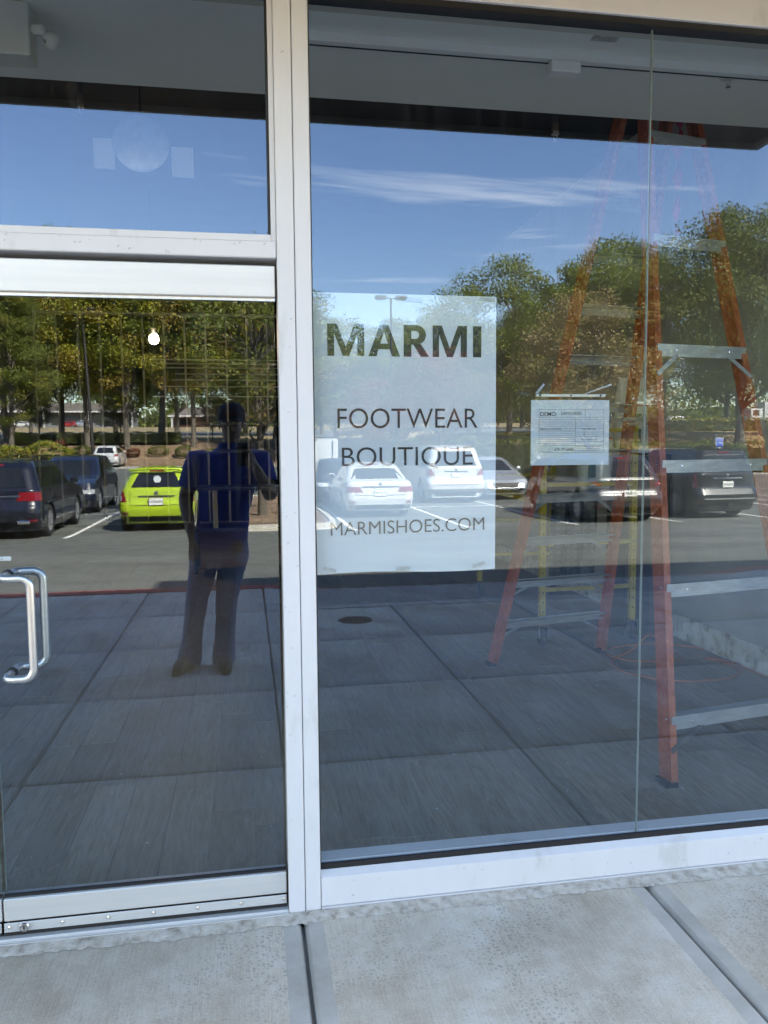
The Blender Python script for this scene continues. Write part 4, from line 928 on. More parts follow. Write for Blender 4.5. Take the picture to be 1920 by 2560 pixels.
g_car = rear_to_shop('hatchback_car', 'lime green hatchback parked with its rear to the shop', 'hatch', P_GREEN, -2.05, -16.0, plate='MUNIFAH', lampw=.26, extra=dict(lz=(.70, 1.10), taper=.45, gz=.80, pz=.62, clear=True))
MB().lathe([(0.085, 0), (0.085, -.003), (0, -.003)], 20, 'y', (-.02, -STYLES['hatch']['L']/2+.24, 1.20)).build('window_sticker', PAPER, g_car)
for sgn in (1, -1): MB().tube([(sgn*.6, -STYLES['hatch']['L']/2+.40, 1.40), (sgn*.4, -STYLES['hatch']['L']/2+.34, 1.43), (0, -STYLES['hatch']['L']/2+.32, 1.435)], .03, 8).build('spoiler', P_GREEN, g_car, 60)
b_car = rear_to_shop('suv_car', 'dark blue SUV with chrome exhaust tips parked beside the lime green hatchback', 'suv', P_NAVY, -5.2, -14.75, plate='', lampw=.55, rails=True, extra=dict(lz=(.84, 1.02), taper=.9, clear=False, gm=CHROME, gz=.92, gw=.55, pz=.68))
for sgn in (1, -1): MB().cbox(sgn*.62-.13, sgn*.62+.13, -2.40, -2.30, .36, .44, .02).build('exhaust_tip', CHROME, b_car)
nose_to_shop('crossover_car', 'dark navy crossover facing the shop behind the dark blue SUV', 'suv', P_DNAVY, -5.30, -21.3)
rear_to_shop('sedan_car', 'white sedan seen from behind through the paper sign', 'sedan', P_WHITE, 3.5, -18.05, plate='RUB 1887', tail=TAILD, lampw=.52, extra=dict(lz=(.70, .84), taper=.85, clear=False, gz=.82, gw=.5, pz=.60))
nose_to_shop('compact_car', 'dark compact car facing the shop behind the white sedan', 'wedge', P_GREY, 3.15, -23.2)
w_car = rear_to_shop('large_suv_car', 'large white SUV parked with its rear to the shop beyond the white sedan', 'bigsuv', P_WHITE, 6.82, -22.6, plate='RTP 2265', tail=TAILD, lampw=.36, rails='chrome', extra=dict(lz=(.92, 1.14), taper=.7, clear=False, gm=CHROME, gz=1.04, pz=.86))
nose_to_shop('silver_hatchback_car', 'silver hatchback facing the shop between the paper sign and the permit notice', 'wedge', P_SILVER, 8.85, -23.6)
nose_to_shop('black_sedan_car', 'black sedan facing the shop beside the silver hatchback', 'sedan', P_BLACK, 11.6, -22.4)
rear_to_shop('grey_suv_car', 'charcoal SUV with red tail lights parked behind the permit notice', 'suv', P_GREY, 9.1, -15.1, plate='CRB6850', lampw=.36, rails=True, extra=dict(lz=(.92, 1.04), taper=.5, clear=True, gm=SEAM, gz=.84, pz=.66, gw=.5))
k_car = rear_to_shop('black_suv_car', 'boxy black SUV with a tow hitch parked at the end of the row', 'boxsuv', P_BLACK, 12.1, -15.65, yaw=-.05, plate='RBE6845', tail=TAIL, lampw=.16, rails=True, extra=dict(lz=(.80, 1.16), taper=1.0, clear=True, gm=CHROME, gz=1.02, pz=.80, gw=.42))
MB().box(-.72, .72, -2.40, -2.372, .50, .53).build('bumper_trim', CHROME, k_car); h_ = MB().box(-.06, .06, -2.42, -2.30, .34, .42).build('tow_hitch', SEAM, k_car)
rear_to_shop('white_crossover_car', 'white crossover parked alone far across the lot below the trees', 'suv', P_WHITE, -10.6, -60.5, yaw=0.0, plate='', extra=dict(lz=(.84, 1.02), clear=True))
nose_to_shop('white_suv_car', 'white SUV partly hidden behind the boxy black SUV', 'suv', P_WHITE, 17.2, -25.6)
# far street traffic
for i, (x, y, z, st_, pm, lb_, rz) in enumerate(((-53, -200, 0, 'sedan', P_WHITE, 'tiny white sedan on the far street by the low building', PI/2), (-42.5, -201, 0, 'hatch', P_RED, 'tiny red hatchback on the far street by the low building', PI/2), (-40.5, -206, 0, 'suv', P_SILVER, 'tiny silver SUV parked behind the red hatchback', PI/2), (-33, -203, 0, 'sedan', P_BLACK, 'tiny black sedan on the far street beyond the trunks', PI/2), (46, -78, 0, 'sedan', P_WHITE, 'white sedan on the street beyond the hedge', PI/2), (38, -80, 0, 'suv', P_SILVER, 'pale SUV on the street beyond the bare small tree', PI/2))):
    car('distant_car', lb_, st_, pm, (x, y, gz(x, y)), rz, group='cars on the far streets', plain=True)
# enclosed trailer and delivery truck
tr1 = thing('cargo_trailer', 'white enclosed cargo trailer behind the white sedan', 'trailer', lot_at(2.5, -30))
MB().cbox(-1.25, 1.25, -2.4, 0, .55, 2.25, .03).build('box', P_WHITE, tr1); MB().box(-1.26, 1.26, -.004, .012, .50, .58).build('sill_rail', CHROME, tr1); MB().box(-1.27, 1.27, -.02, .014, 2.21, 2.28).build('roof_trim', CHROME, tr1)
for x in (-1.1, 1.1): MB().lathe([(.2, -.1), (.33, -.1), (.34, .1), (.2, .1)], 20, 'x', (x, -1.2, .34)).build('wheel', TYRE, tr1, 40)
for x in (-.5, .3): MB().box(x-.1, x+.1, .012, .02, 2.12, 2.17).build('marker_light', TAIL, tr1)
MB().box(1.0, 1.05, .0, .03, .7, 2.1).build('door_bar', CHROME, tr1)
tr2 = thing('delivery_truck', 'white box truck with red lettering on the street beyond the hedge', 'truck', (69.5, -92, gz(69.5, -92)))
MB().cbox(-2.9, 2.6, -1.1, 1.1, .75, 3.3, .04).build('box', P_WHITE, tr2); MB().cbox(-4.9, -3.0, -1.05, 1.05, .55, 2.4, .12).build('cab', P_WHITE, tr2); MB().box(-4.5, -3.6, 1.052, 1.06, 1.5, 2.2).build('cab_window', CARGLASS, tr2)
for x in (-4.0, 1.4):
    for y in (-.95, .95): MB().lathe([(.25, -.14), (.45, -.14), (.46, .14), (.25, .14)], 20, 'y', (x, y, .46)).build('wheel', TYRE, tr2, 40)
text('lettering', 'EX', tr2, P_RED, 0.0, 1.11, 1.9, w=2.0, h=.9, bold=.05, face=1)

# ------------------------------------------------------------------ trees, hedges, shrubs
def leaf_material(name, trans=0.35):
    m, nt, n, l, b = _mat(name)
    at = n.new('ShaderNodeVertexColor'); at.layer_name = 'Tint'
    l.new(at.outputs[0], b.inputs['Base Color']); b.inputs['Roughness'].default_value = 0.55; b.inputs['Specular IOR Level'].default_value = 0.35
    tl = n.new('ShaderNodeBsdfTranslucent'); hs = n.new('ShaderNodeHueSaturation'); hs.inputs['Value'].default_value = 1.3; l.new(at.outputs[0], hs.inputs['Color']); l.new(hs.outputs[0], tl.inputs[0])
    mx = n.new('ShaderNodeMixShader'); mx.inputs[0].default_value = trans; l.new(b.outputs[0], mx.inputs[1]); l.new(tl.outputs[0], mx.inputs[2]); l.new(mx.outputs[0], n['Material Output'].inputs[0])
    return m
LEAF = leaf_material('leaf')
BARK = noisy('bark', [(0.3, (0.055, 0.042, 0.032)), (0.7, (0.15, 0.125, 0.10))], 6, 8, 0.95, stretch=(3, 3, 0.6), bump=0.5)
def leaf_mesh(name, C, size, col, seed, aspect=0.55, droop=0.0):
    """many small folded leaf faces: C centres (n,3), size (n,), col (n,3)"""
    r = np.random.default_rng(seed); n = len(C)
    d = r.normal(size=(n, 3)); d[:, 2] = d[:, 2]*0.6 - droop; d /= np.linalg.norm(d, axis=1)[:, None]
    u = r.normal(size=(n, 3)); u -= d*np.sum(u*d, 1)[:, None]; u /= np.linalg.norm(u, axis=1)[:, None]
    nn = np.cross(d, u); s = size[:, None]
    v = np.stack([C-d*s*.5, C+u*s*aspect*.5+nn*s*.10, C+d*s*.5, C-u*s*aspect*.5+nn*s*.10], 1).reshape(-1, 3)
    me = bpy.data.meshes.new(name); me.vertices.add(4*n); me.vertices.foreach_set('co', v.ravel())
    idx = (np.arange(n)[:, None]*4 + np.array([0, 1, 2, 0, 2, 3])).ravel()
    me.loops.add(6*n); me.loops.foreach_set('vertex_index', idx); me.polygons.add(2*n); me.polygons.foreach_set('loop_start', np.arange(2*n)*3)
    me.update(calc_edges=True)
    ca = me.color_attributes.new('Tint', 'FLOAT_COLOR', 'POINT'); cc = np.ones((4*n, 4)); cc[:, :3] = np.repeat(col, 4, 0); ca.data.foreach_set('color', cc.ravel())
    me.materials.append(LEAF); return me
PAL = {
 'green': [(0.108, 0.151, 0.023), (0.146, 0.185, 0.029), (0.077, 0.114, 0.021), (0.204, 0.220, 0.037)],
 'maple': [(0.165, 0.204, 0.026), (0.244, 0.264, 0.034), (0.330, 0.284, 0.039), (0.117, 0.160, 0.023), (0.290, 0.174, 0.043)],
 'feather': [(0.117, 0.151, 0.026), (0.165, 0.177, 0.032), (0.214, 0.194, 0.039), (0.087, 0.114, 0.023)],
 'dark': [(0.068, 0.098, 0.023), (0.087, 0.121, 0.029), (0.117, 0.141, 0.034), (0.165, 0.177, 0.044)],
 'brown': [(0.246, 0.164, 0.065), (0.261, 0.181, 0.080), (0.194, 0.177, 0.046), (0.319, 0.217, 0.116), (0.146, 0.151, 0.039)],
 'red': [(0.174, 0.043, 0.032), (0.232, 0.065, 0.043), (0.131, 0.051, 0.029), (0.133, 0.094, 0.036)],
 'pear': [(0.087, 0.124, 0.023), (0.126, 0.160, 0.029), (0.068, 0.098, 0.021), (0.194, 0.194, 0.039), (0.217, 0.102, 0.043)],
}
def tree_meshes(seed, H, z0, rad, n_cl, n_leaf, lsize, pal, trunk_r, shape='oval', forks=5, spread=1.0, aspect=0.55, droop=0.0, lean=0.0):
    r = np.random.default_rng(seed); rr = random.Random(seed); cz, hz = (H+z0)/2, (H-z0)/2
    cl = []
    while len(cl) < n_cl:
        p = r.uniform(-1, 1, 3); q = np.linalg.norm(p)
        if q > 1 or q < 0.35 and rr.random() < .75: continue
        k = 1.0
        if shape == 'cone': k = 1.05-0.55*(p[2]+1)/2
        elif shape == 'dome': k = 1.0 if p[2] < .1 else math.sqrt(max(0.05, 1-((p[2]-.1)/.9)**2))*1.05
        cl.append((p[0]*rad*k, p[1]*rad*k, cz+p[2]*hz))
    cl = np.array(cl); bump = 1+0.16*np.sin(np.arctan2(cl[:, 1], cl[:, 0])*3+seed)+.10*np.sin(cl[:, 2]*1.3+seed)
    cl[:, :2] *= bump[:, None]
    wts = r.uniform(.5, 1.5, n_cl); wts /= wts.sum(); cnt = (wts*n_leaf).astype(int); Cs, cols = [], []
    pc = np.array(PAL[pal]); cr = rad*.30*spread
    for i, k in enumerate(cnt):
        off = r.normal(size=(k, 3)); off /= (np.linalg.norm(off, axis=1)[:, None]+1e-6); off *= (r.uniform(0, 1, (k, 1))**.45)*cr*r.uniform(.6, 1.15); off[:, 2] *= .62
        Cs.append(cl[i]+off)
        base = pc[r.choice(len(pc), p=None)]; mixc = pc[r.integers(0, len(pc), k)]
        cols.append((base*.6+mixc*.4)*r.uniform(.75, 1.25, (k, 1)))
    # loose outer sprigs that break the outline
    C = np.concatenate(Cs); col = np.concatenate(cols)
    lm = leaf_mesh('crown', C, lsize*r.uniform(.6, 1.35, len(C)), col, seed, aspect, droop)
    tk = MB(); x = y = 0.0; pts = [(0, 0, -.3), (0, 0, .1)]; radii = [trunk_r*1.35, trunk_r*1.1]
    for k in range(1, 9):
        z = H*.86*k/8; x += rr.uniform(-.10, .10)*H/12+lean*.1; y += rr.uniform(-.10, .10)*H/12
        pts.append((x, y, z)); radii.append(trunk_r*(1-.84*k/8))
    tk.tube(pts, radii, 9)
    order = sorted(range(n_cl), key=lambda i: rr.random())[:forks*6]
    for i in order:
        e = Vector(cl[i]); zb = max(z0*.75, e.z-rad*.75*rr.uniform(.5, 1)); t = min(1, max(0, zb/(H*.86))); k = min(8, 1+int(t*8)); a = Vector(pts[k]); a = Vector((a.x, a.y, min(zb, H*.84)))
        mid = a.lerp(e, .5)+Vector((rr.uniform(-.1, .1)*rad, rr.uniform(-.1, .1)*rad, rad*.08)); tk.tube([a, mid, e], [trunk_r*.34, trunk_r*.2, trunk_r*.06], 5, False)
    return lm, tk.mesh('trunk', BARK, 60)
KIND = {}
def kind(key, *a, **k): KIND[key] = tree_meshes(*a, **k)
kind('pear', 21, 7.2, 2.1, 1.75, 120, 13000, .095, 'pear', .11, 'oval', forks=7)
kind('maple', 22, 18.5, 4.2, 5.2, 150, 42000, .24, 'maple', .24, 'oval')
kind('maple2', 23, 17.0, 4.0, 4.8, 140, 40000, .24, 'maple', .26, 'dome')
kind('oak', 24, 18.0, 4.5, 5.4, 150, 42000, .23, 'pear', .32, 'dome')
kind('feather', 25, 17.0, 2.6, 4.6, 190, 46000, .21, 'feather', .24, 'cone', spread=.8, aspect=.35)
kind('round', 26, 14.5, 2.6, 5.2, 170, 50000, .18, 'green', .26, 'dome')
kind('bigdark', 27, 15.0, 3.4, 6.6, 190, 56000, .18, 'dark', .30, 'dome')
kind('brown', 28, 8.9, 1.7, 3.1, 130, 26000, .13, 'brown', .13, 'oval')
kind('redtree', 29, 6.6, 1.5, 2.6, 90, 9000, .15, 'red', .12, 'oval')
kind('slim', 30, 11.5, 3.0, 2.6, 80, 9000, .20, 'green', .14, 'oval')
kind('bare', 31, 5.0, 1.8, 2.4, 60, 900, .10, 'brown', .12, 'dome', forks=10)
def tree(key, label, x, y, s=1.0, rz=0.0, sz=None, group='trees round the parking lot'):
    t = thing({'pear': 'pear_tree', 'feather': 'feathery_tree', 'brown': 'autumn_tree', 'redtree': 'red_tree', 'bare': 'bare_tree'}.get(key, 'broadleaf_tree'), label, 'tree', (x, y, gz(x, y)-.05), rz, group)
    lm, tm = KIND[key]
    for nm, me in (('trunk', tm), ('crown', lm)):
        o = obj(nm, me, t); o.scale = (s, s, sz or s)
    return t
tree('pear', 'small pear tree in the mulch island beside the photographer', 0.40, -18.6, 1.12, .4, sz=1.03)
tree('feather', 'feathery yellow-green tree at the far end beyond the clipped hedge', -18.4, -64.5, 1.0, .3)
tree('maple', 'yellowing maple above the white crossover', -13.6, -70, 1.0, 1.1)
tree('maple2', 'maple with thick pale trunk left of the yellowing maple', -16.6, -74, 1.05, 2.0)
tree('maple2', 'green-gold maple directly behind the leaning lamp pole', -10.2, -69.5, 1.0, 3.2)
tree('oak', 'broad maple behind the lime green hatchback', -7.6, -72, 1.0, .2)
tree('maple', 'maple with an orange tinge behind the photographer', -4.6, -70, .98, 4.1)
tree('oak', 'dark broad tree behind the pear tree', -0.9, -73, 1.0, 5.0)
tree('maple2', 'maple on the bank close past the pear tree', 2.6, -70, .82, 2.2)
tree('oak', 'tall dark tree closing the gap at the far bank end', -21.5, -75, 1.0, 2.9)
tree('round', 'low broad tree on the bank behind the first letters of the sign', 5.6, -66, .95, 1.9)
tree('round', 'low broad tree on the bank behind the last letters of the sign', 12.6, -63, .70, 3.6)
tree('slim', 'slim tree showing above the white trailer', 7.2, -62, 1.0, .6)
tree('slim', 'slim tree beside the twin-headed lamp post', 10.6, -60, .9, 2.6)
tree('redtree', 'dark red tree showing through the sign lettering', 9.6, -36, 1.0, 1.0)
tree('redtree', 'smaller dark red tree nearer the sign edge', 6.4, -38, .8, 2.7)
tree('round', 'round green tree standing right of the paper sign', 18.6, -52, .93, .5, sz=.95)
tree('round', 'round green tree half behind the brown autumn tree', 26.6, -53, .95, 2.5, sz=1.0)
tree('round', 'low round tree between the sign edge and the permit notice', 14.6, -56, .72, 4.0)
tree('brown', 'brown autumn tree behind the orange ladder', 15.4, -31.5, 1.0, 1.3)
tree('bigdark', 'big dark oak with a straight trunk beyond the hedge', 33.4, -47, 1.08, 0.9)
tree('bigdark', 'dark oak whose crown meets the glass joint', 30.5, -58, 1.02, 3.3)
tree('bigdark', 'second big oak cut by the picture edge', 41.5, -53, 1.12, 4.6)
tree('bare', 'small thin-leaved tree in front of the street slope', 26.2, -44.5, 1.0, .3)
tree('bare', 'leafless little tree near the disabled parking sign', 31.5, -41.0, .9, 2.3)
def hedge(label, x0, x1, y, d, h, pal, n, ls=.10, z=None, name='hedge', cat='hedge', clip=True):
    t = thing(name, label, cat, ((x0+x1)/2, y, gz((x0+x1)/2, y)))
    r = np.random.default_rng(int(abs(x0*7+y*3+h*11)) % 9999); w = (x1-x0)
    P = r.uniform(-1, 1, (n, 3)); ax2 = r.integers(0, 3, n); 
    P[np.arange(n), ax2] = np.sign(P[np.arange(n), ax2])*r.uniform(.86, 1.03, n)
    if not clip: P /= np.maximum(1, np.linalg.norm(P, axis=1))[:, None]
    lump = 1+.06*np.sin(P[:, 0]*w*2.2)+.05*np.sin(P[:, 0]*w*.9+1)
    C = np.stack([P[:, 0]*w/2, P[:, 1]*d/2, (P[:, 2]*.5+.5)*h*lump], 1)
    pc = np.array(PAL[pal]); col = pc[r.integers(0, len(pc), n)]*r.uniform(.7, 1.3, (n, 1))
    obj('foliage', leaf_mesh('foliage', C, ls*r.uniform(.6, 1.4, n), col, 3), t)
    tk = MB()
    for k in range(max(2, int(w/0.9))): x = -w/2+w*(k+.5)/max(2, int(w/0.9)); tk.tube([(x, 0, -.05), (x+.05, 0, h*.6)], [.03, .012], 5)
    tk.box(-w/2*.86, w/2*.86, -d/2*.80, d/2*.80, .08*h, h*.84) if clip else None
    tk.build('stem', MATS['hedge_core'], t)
    return t
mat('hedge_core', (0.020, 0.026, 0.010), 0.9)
for i, (x, y, k, sc_, lb_) in enumerate(((-33, -97, 'round', 1.1, 'shaded tree across the street behind the feathery tree'), (-24, -93, 'maple2', .9, 'shaded tree across the street behind the yellowing maple'), (-15.5, -98, 'round', 1.15, 'shaded tree across the street behind the lamp pole'), (-8, -94, 'bigdark', 1.0, 'shaded tree across the street behind the lime hatchback'), (0, -97, 'round', 1.1, 'shaded tree across the street behind the photographer'), (9, -92, 'round', .9, 'shaded tree across the street behind the cargo trailer'), (22, -88, 'round', 1.0, 'shaded tree across the street behind the round green tree'), (34, -92, 'bigdark', 1.0, 'shaded tree across the street behind the brown autumn tree'), (47, -90, 'round', 1.1, 'shaded tree across the street beyond the big dark oak'), (62, -92, 'bigdark', 1.1, 'shaded tree across the street beyond the white box truck'), (-44, -99, 'bigdark', 1.1, 'shaded tree across the street at the far end of the row'))):
    tree(k, lb_, x, y, sc_, i*1.7, group='trees across the street')
for x, y, sc_, lb_ in ((-19.2, -77, .62, 'small orange-brown tree under the feathery tree'), (-12.0, -78, .55, 'small orange-brown tree by the far shop row'), (-3.2, -77, .5, 'small brown tree between the bank trunks')):
    tree('brown', lb_, x, y, sc_, x, group='small trees on the bank')
hedge('clipped yellow-green hedge beyond the dark navy crossover', -9.2, -6.75, -30, 1.6, 1.95, 'maple', 9000, .09)
hedge('long dark clipped hedge at the foot of the street slope', 17.0, 36.0, -40.5, 1.6, 1.75, 'dark', 16000, .12)
hedge('dark hedge past the bare trees towards the picture edge', 37.0, 50.0, -40.0, 1.6, 1.8, 'dark', 9000, .12)
hedge('tall dark hedge behind the silver hatchback', 8.0, 16.4, -41, 1.6, 2.1, 'dark', 9000, .12)
hedge('bright green hedge along the far street', 27.0, 60.0, -67, 2.0, 1.2, 'maple', 9000, .2)
hedge('low hedge on the bank among the maple trunks', -20.0, -6.0, -71.5, 1.4, .9, 'dark', 7000, .16)
rs = random.Random(8); sp_lab = ['low shrub on the mulch bank by the feathery tree', 'low shrub on the mulch bank under the yellowing maple', 'dark low shrub on the bank left of the lamp pole', 'low shrub on the bank right of the lamp pole', 'low shrub on the bank above the white crossover', 'reddish shrub on the bank under the broad maple', 'low shrub on the bank right of the lime hatchback', 'small shrub on the bank near the photographer', 'shrub at the bank edge beside the photographer shoulder', 'low shrub on the bank behind the pear tree trunk']
for i, lb_ in enumerate(sp_lab):
    x = -20+2.1*i; y = -67.0-rs.uniform(0, 2.2); w = rs.uniform(1.2, 2.0)
    hedge(lb_, x-w/2, x+w/2, y, w, rs.uniform(.6, 1.0), ('red' if i in (5, 2) else 'dark' if i % 2 else 'pear'), 1100, .13, name='shrub', cat='shrub', clip=False)
# mulch island with kerb beside the green hatchback
isl = MB(); ko = [(-1.30, -16.6), (-1.22, -16.0), (-.95, -15.62), (-.5, -15.45), (1.4, -15.40), (1.9, -15.6), (2.1, -16.0), (2.15, -17), (2.15, -26.0), (1.2, -27), (-.3, -27), (-1.30, -26)]
def ring(ins, z): 
    c = Vector((.42, -21.2)); return [(x+(c.x-x)/abs(c.x-x+1e-6)*min(ins, abs(c.x-x)), y+(c.y-y)/abs(c.y-y+1e-6)*min(ins, abs(c.y-y)), gz(x, y)+z) for x, y in ko]
for a, b2, m2 in ((ring(0, -.05), ring(.02, .13), 0), (ring(.02, .13), ring(.15, .14), 0), (ring(.15, .14), ring(.17, .10), 0)):
    isl.mi = m2; n_ = len(ko); isl.add(a+b2, [((i+1) % n_, i, i+n_, (i+1) % n_+n_) for i in range(n_)])
isl.mi = 1; rr_ = ring(.17, .10); isl.add(rr_, [tuple(range(len(rr_)))[::-1]])
isl.f = [f[::-1] for f in isl.f]
tag(isl.build('planting_island', [KERBC, MULCH]), kind='structure')
tw = MB()
for k in range(500):
    x, y, a = rs.uniform(-1.0, 1.9), rs.uniform(-22, -15.7), rs.uniform(0, 6.3); L = rs.uniform(.04, .14); z = gz(x, y)+.106
    tw.bar((x, y, z), (x+L*math.cos(a), y+L*math.sin(a), z+rs.uniform(0, .02)), .012, .008)
tag(tw.build('wood_chips', MULCH), kind='stuff')
# distant woods closing the horizon, and low buildings
r = np.random.default_rng(77); n = 60000; fx_ = r.uniform(-260, 260, n); hh = 13+5*np.sin(fx_*.09)+3*np.sin(fx_*.23+1)+2.0*np.sin(fx_*.61)
fz_ = r.uniform(0, 1, n)**.7*hh; fy_ = -232-r.uniform(0, 14, n)
pc = np.array(PAL['green']+PAL['dark']); wood = obj('distant_woods', leaf_mesh('distant_woods', np.stack([fx_, fy_, 5+fz_], 1), 0.85*r.uniform(.6, 1.4, n), pc[r.integers(0, 8, n)]*r.uniform(.7, 1.3, (n, 1)), 5, .8))
tag(wood, 'line of woods closing the view far behind the lot', 'woods', kind='stuff')
rdg = MB(); rows = []
for j, (y, f_) in enumerate(((-246, 0), (-250, .75), (-262, 1.0), (-300, 1.0))): rows.append([(x, y, 4+f_*(11+3.5*math.sin(x*.021)+2.2*math.sin(x*.067+1)+1.4*math.sin(x*.19))) for x in range(-500, 501, 5)])
rdg.grid(rows); rdg.f = [f[::-1] for f in rdg.f]
tag(rdg.build('wooded_ridge', noisy('ridge_foliage', [(0.35, (.020, .026, .010)), (0.5, (.045, .055, .020)), (0.7, (.085, .090, .032))], .35, 10, .95), None, 60), kind='structure')
ROOFB = noisy('brown_shingle', [(0.3, (.09, .075, .06)), (0.7, (.14, .115, .095))], 2, 6, .9); GREYW = noisy('grey_siding', [(0.3, (.12, .125, .135)), (0.7, (.17, .175, .185))], 1, 4, .9); BRICK = noisy('red_brick', [(0.3, (.20, .08, .05)), (0.7, (.30, .13, .09))], 3, 6, .9)
def lowb(label, x0, x1, y, h, wm, cols=True):
    z = gz((x0+x1)/2, y); t = thing('low_building', label, 'building', ((x0+x1)/2, y, z)); w = x1-x0
    MB().box(-w/2, w/2, -10, 0, -1, h).build('wall', wm, t)
    rf = MB(); rf.add([(-w/2-1, 2.2, h-.2), (w/2+1, 2.2, h-.2), (w/2+1, -11, h-.2), (-w/2-1, -11, h-.2), (-w/2+3, -4, h+2.2), (w/2-3, -4, h+2.2)], [(0, 1, 5, 4), (1, 2, 5), (2, 3, 4, 5), (3, 0, 4), (3, 2, 1, 0)]); rf.build('roof', ROOFB, t)
    MB().box(-w/2-1.02, w/2+1.02, 2.2, 2.3, h-.55, h-.15).build('fascia', P_WHITE, t)
    k = max(1, int(w/11))
    for i in range(k+1):
        x = -w/2+w*i/k; MB().box(x-.25, x+.25, 1.6, 2.0, -1, h-.55).build('column', P_WHITE, t)
        if i < k: MB().box(x+1.4, x+4.6, .02, .06, .4, h-1.0).build('window', CARGLASS, t)
    return t
lowb('low grey shop row with white columns far beyond the maple trunks', -75, -30, -222, 4.2, GREYW); lowb('short brick building far behind the photographer', -19, -9, -215, 3.0, BRICK)
# lamp posts, sign, hydrant
POLE = mat('dark_bronze', (.035, .032, .030), .5, .4)
def lamp_post(label, x, y, h, heads=2, tilt=0.0, w=.09, m=None):
    t = thing('lamp_post', label, 'lamp post', (x, y, gz(x, y))); t.rotation_euler = (0, tilt, 0); m = m or POLE
    MB().lathe([(.28, -.1), (.28, .75), (.25, .78), (0, .78)], 18).build('footing', CONC2, t, 40); MB().tube([(0, 0, .75), (0, 0, h)], [w, w*.7], 10).build('pole', m, t, 60)
    for k in range(heads):
        s = 1 if k == 0 else -1
        MB().tube([(0, 0, h-.05), (s*.35, 0, h)], .04, 8).build('arm', m, t)
        hb = MB(); hb.cbox(s*.65-.35, s*.65+.35, -.22, .22, h-.10, h+.14, .06); ho_ = hb.build('lamp_head', m, t); MB().box(s*.65-.28, s*.65+.28, -.17, .17, h-.112, h-.101).build('lens', HEADL, ho_)
lamp_post('twin-headed lamp post rising above the trees behind the sign', 9.15, -47, 10.9)
lamp_post('twin-headed lamp post standing before the dark oak', 27.0, -45.5, 11.0, w=.08)
lamp_post('dark leaning lamp pole behind the white crossover', -12.3, -65.5, 12.5, 1, R(-2.3), w=.15)
ps = thing('parking_sign', 'blue and white disabled parking sign on a post behind the black SUV', 'sign', (18.55, -26.2, gz(18.55, -26.2)))
MB().tube([(0, 0, 0), (0, 0, 2.1)], .03, 8).build('post', STEEL, ps); bp_ = MB().cbox(-.16, .16, .031, .037, 1.60, 2.12, .003).build('board', PLATE, ps); MB().box(-.145, .145, .0375, .039, 1.62, 2.105).build('blue_field', mat('sign_blue', (.01, .08, .42), .4), bp_)
MB().box(-.06, .06, .0395, .041, 1.64, 1.74).build('pictogram', PLATE, bp_); text('lettering', 'PERMIT', bp_, PLATE, .12, .0396, 1.90, w=.24, h=.05, face=1); text('lettering', 'PARKING', bp_, PLATE, .12, .0396, 2.01, w=.24, h=.05, face=1)
fh = thing('fire_hydrant', 'small white fire hydrant on the dry grass slope', 'hydrant', (32.4, -48.2, gz(32.4, -48.2)))
MB().lathe([(.16, 0), (.16, .06), (.10, .08), (.10, .50), (.13, .54), (.11, .64), (.04, .72), (0, .73)], 14).build('barrel', P_WHITE, fh, 40); MB().tube([(-.2, 0, .42), (.2, 0, .42)], .05, 8).build('outlet', P_WHITE, fh)

# ------------------------------------------------------------------ the photographer, seen mirrored in the glass
def skin(name, V, E, m, parent, sub=2):
    """smooth body surface grown round a joint skeleton; V: (point, radius or (rx, ry)), first vertex is the root"""
    me = bpy.data.meshes.new(name); me.from_pydata([v[0] for v in V], E, []); o = bpy.data.objects.new(name, me); COL.objects.link(o)
    md = o.modifiers.new('skin', 'SKIN'); md.use_smooth_shade = True; md.branch_smoothing = 0.6
    if not me.skin_vertices: me.attributes  # layer made by the modifier below
    if len(me.skin_vertices) == 0:
        with bpy.context.temp_override(object=o, active_object=o, selected_objects=[o]): bpy.ops.mesh.customdata_skin_add()
    for i, v in enumerate(V):
        sv = me.skin_vertices[0].data[i]; sv.radius = v[1] if isinstance(v[1], tuple) else (v[1], v[1]); sv.use_root = (i == 0)
    s2 = o.modifiers.new('sub', 'SUBSURF'); s2.levels = s2.render_levels = sub
    dg = bpy.context.evaluated_depsgraph_get(); nm = bpy.data.meshes.new_from_object(o.evaluated_get(dg)); bpy.data.objects.remove(o)
    nm.name = name; nm.materials.clear(); nm.materials.append(m); nm.polygons.foreach_set('use_smooth', [True]*len(nm.polygons))
    return obj(name, nm, parent)
SKINM = noisy('skin', [(0.3, (.36, .20, .13)), (0.7, (.45, .27, .19))], 9, 4, .55)
POLO = noisy('blue_polo', [(0.3, (.008, .045, .24)), (0.7, (.016, .075, .34))], 5, 8, .8, bump=.4, bscale=14)
JEANS = noisy('blue_jeans', [(0.3, (.075, .16, .30)), (0.5, (.12, .23, .40)), (0.72, (.20, .32, .48))], 6, 8, .9, bump=.3, bscale=18)
CAPM = noisy('navy_cap', [(0.3, (.008, .010, .020)), (0.7, (.014, .018, .034))], 8, 5, .85)
SHOE = noisy('grey_shoe', [(0.3, (.09, .085, .08)), (0.7, (.15, .14, .13))], 9, 6, .8)
per = thing('person', 'photographer in blue polo, jeans and cap holding up a phone, mirrored in the door', 'person')
LS, LE, LW = (-.335, -2.99, 1.465), (-.425, -3.02, 1.19), (-.385, -2.90, .985)
RS, RE, RW = (.095, -2.98, 1.465), (.165, -2.84, 1.205), (.070, -2.605, 1.405)
HC = (-.095, -2.955)
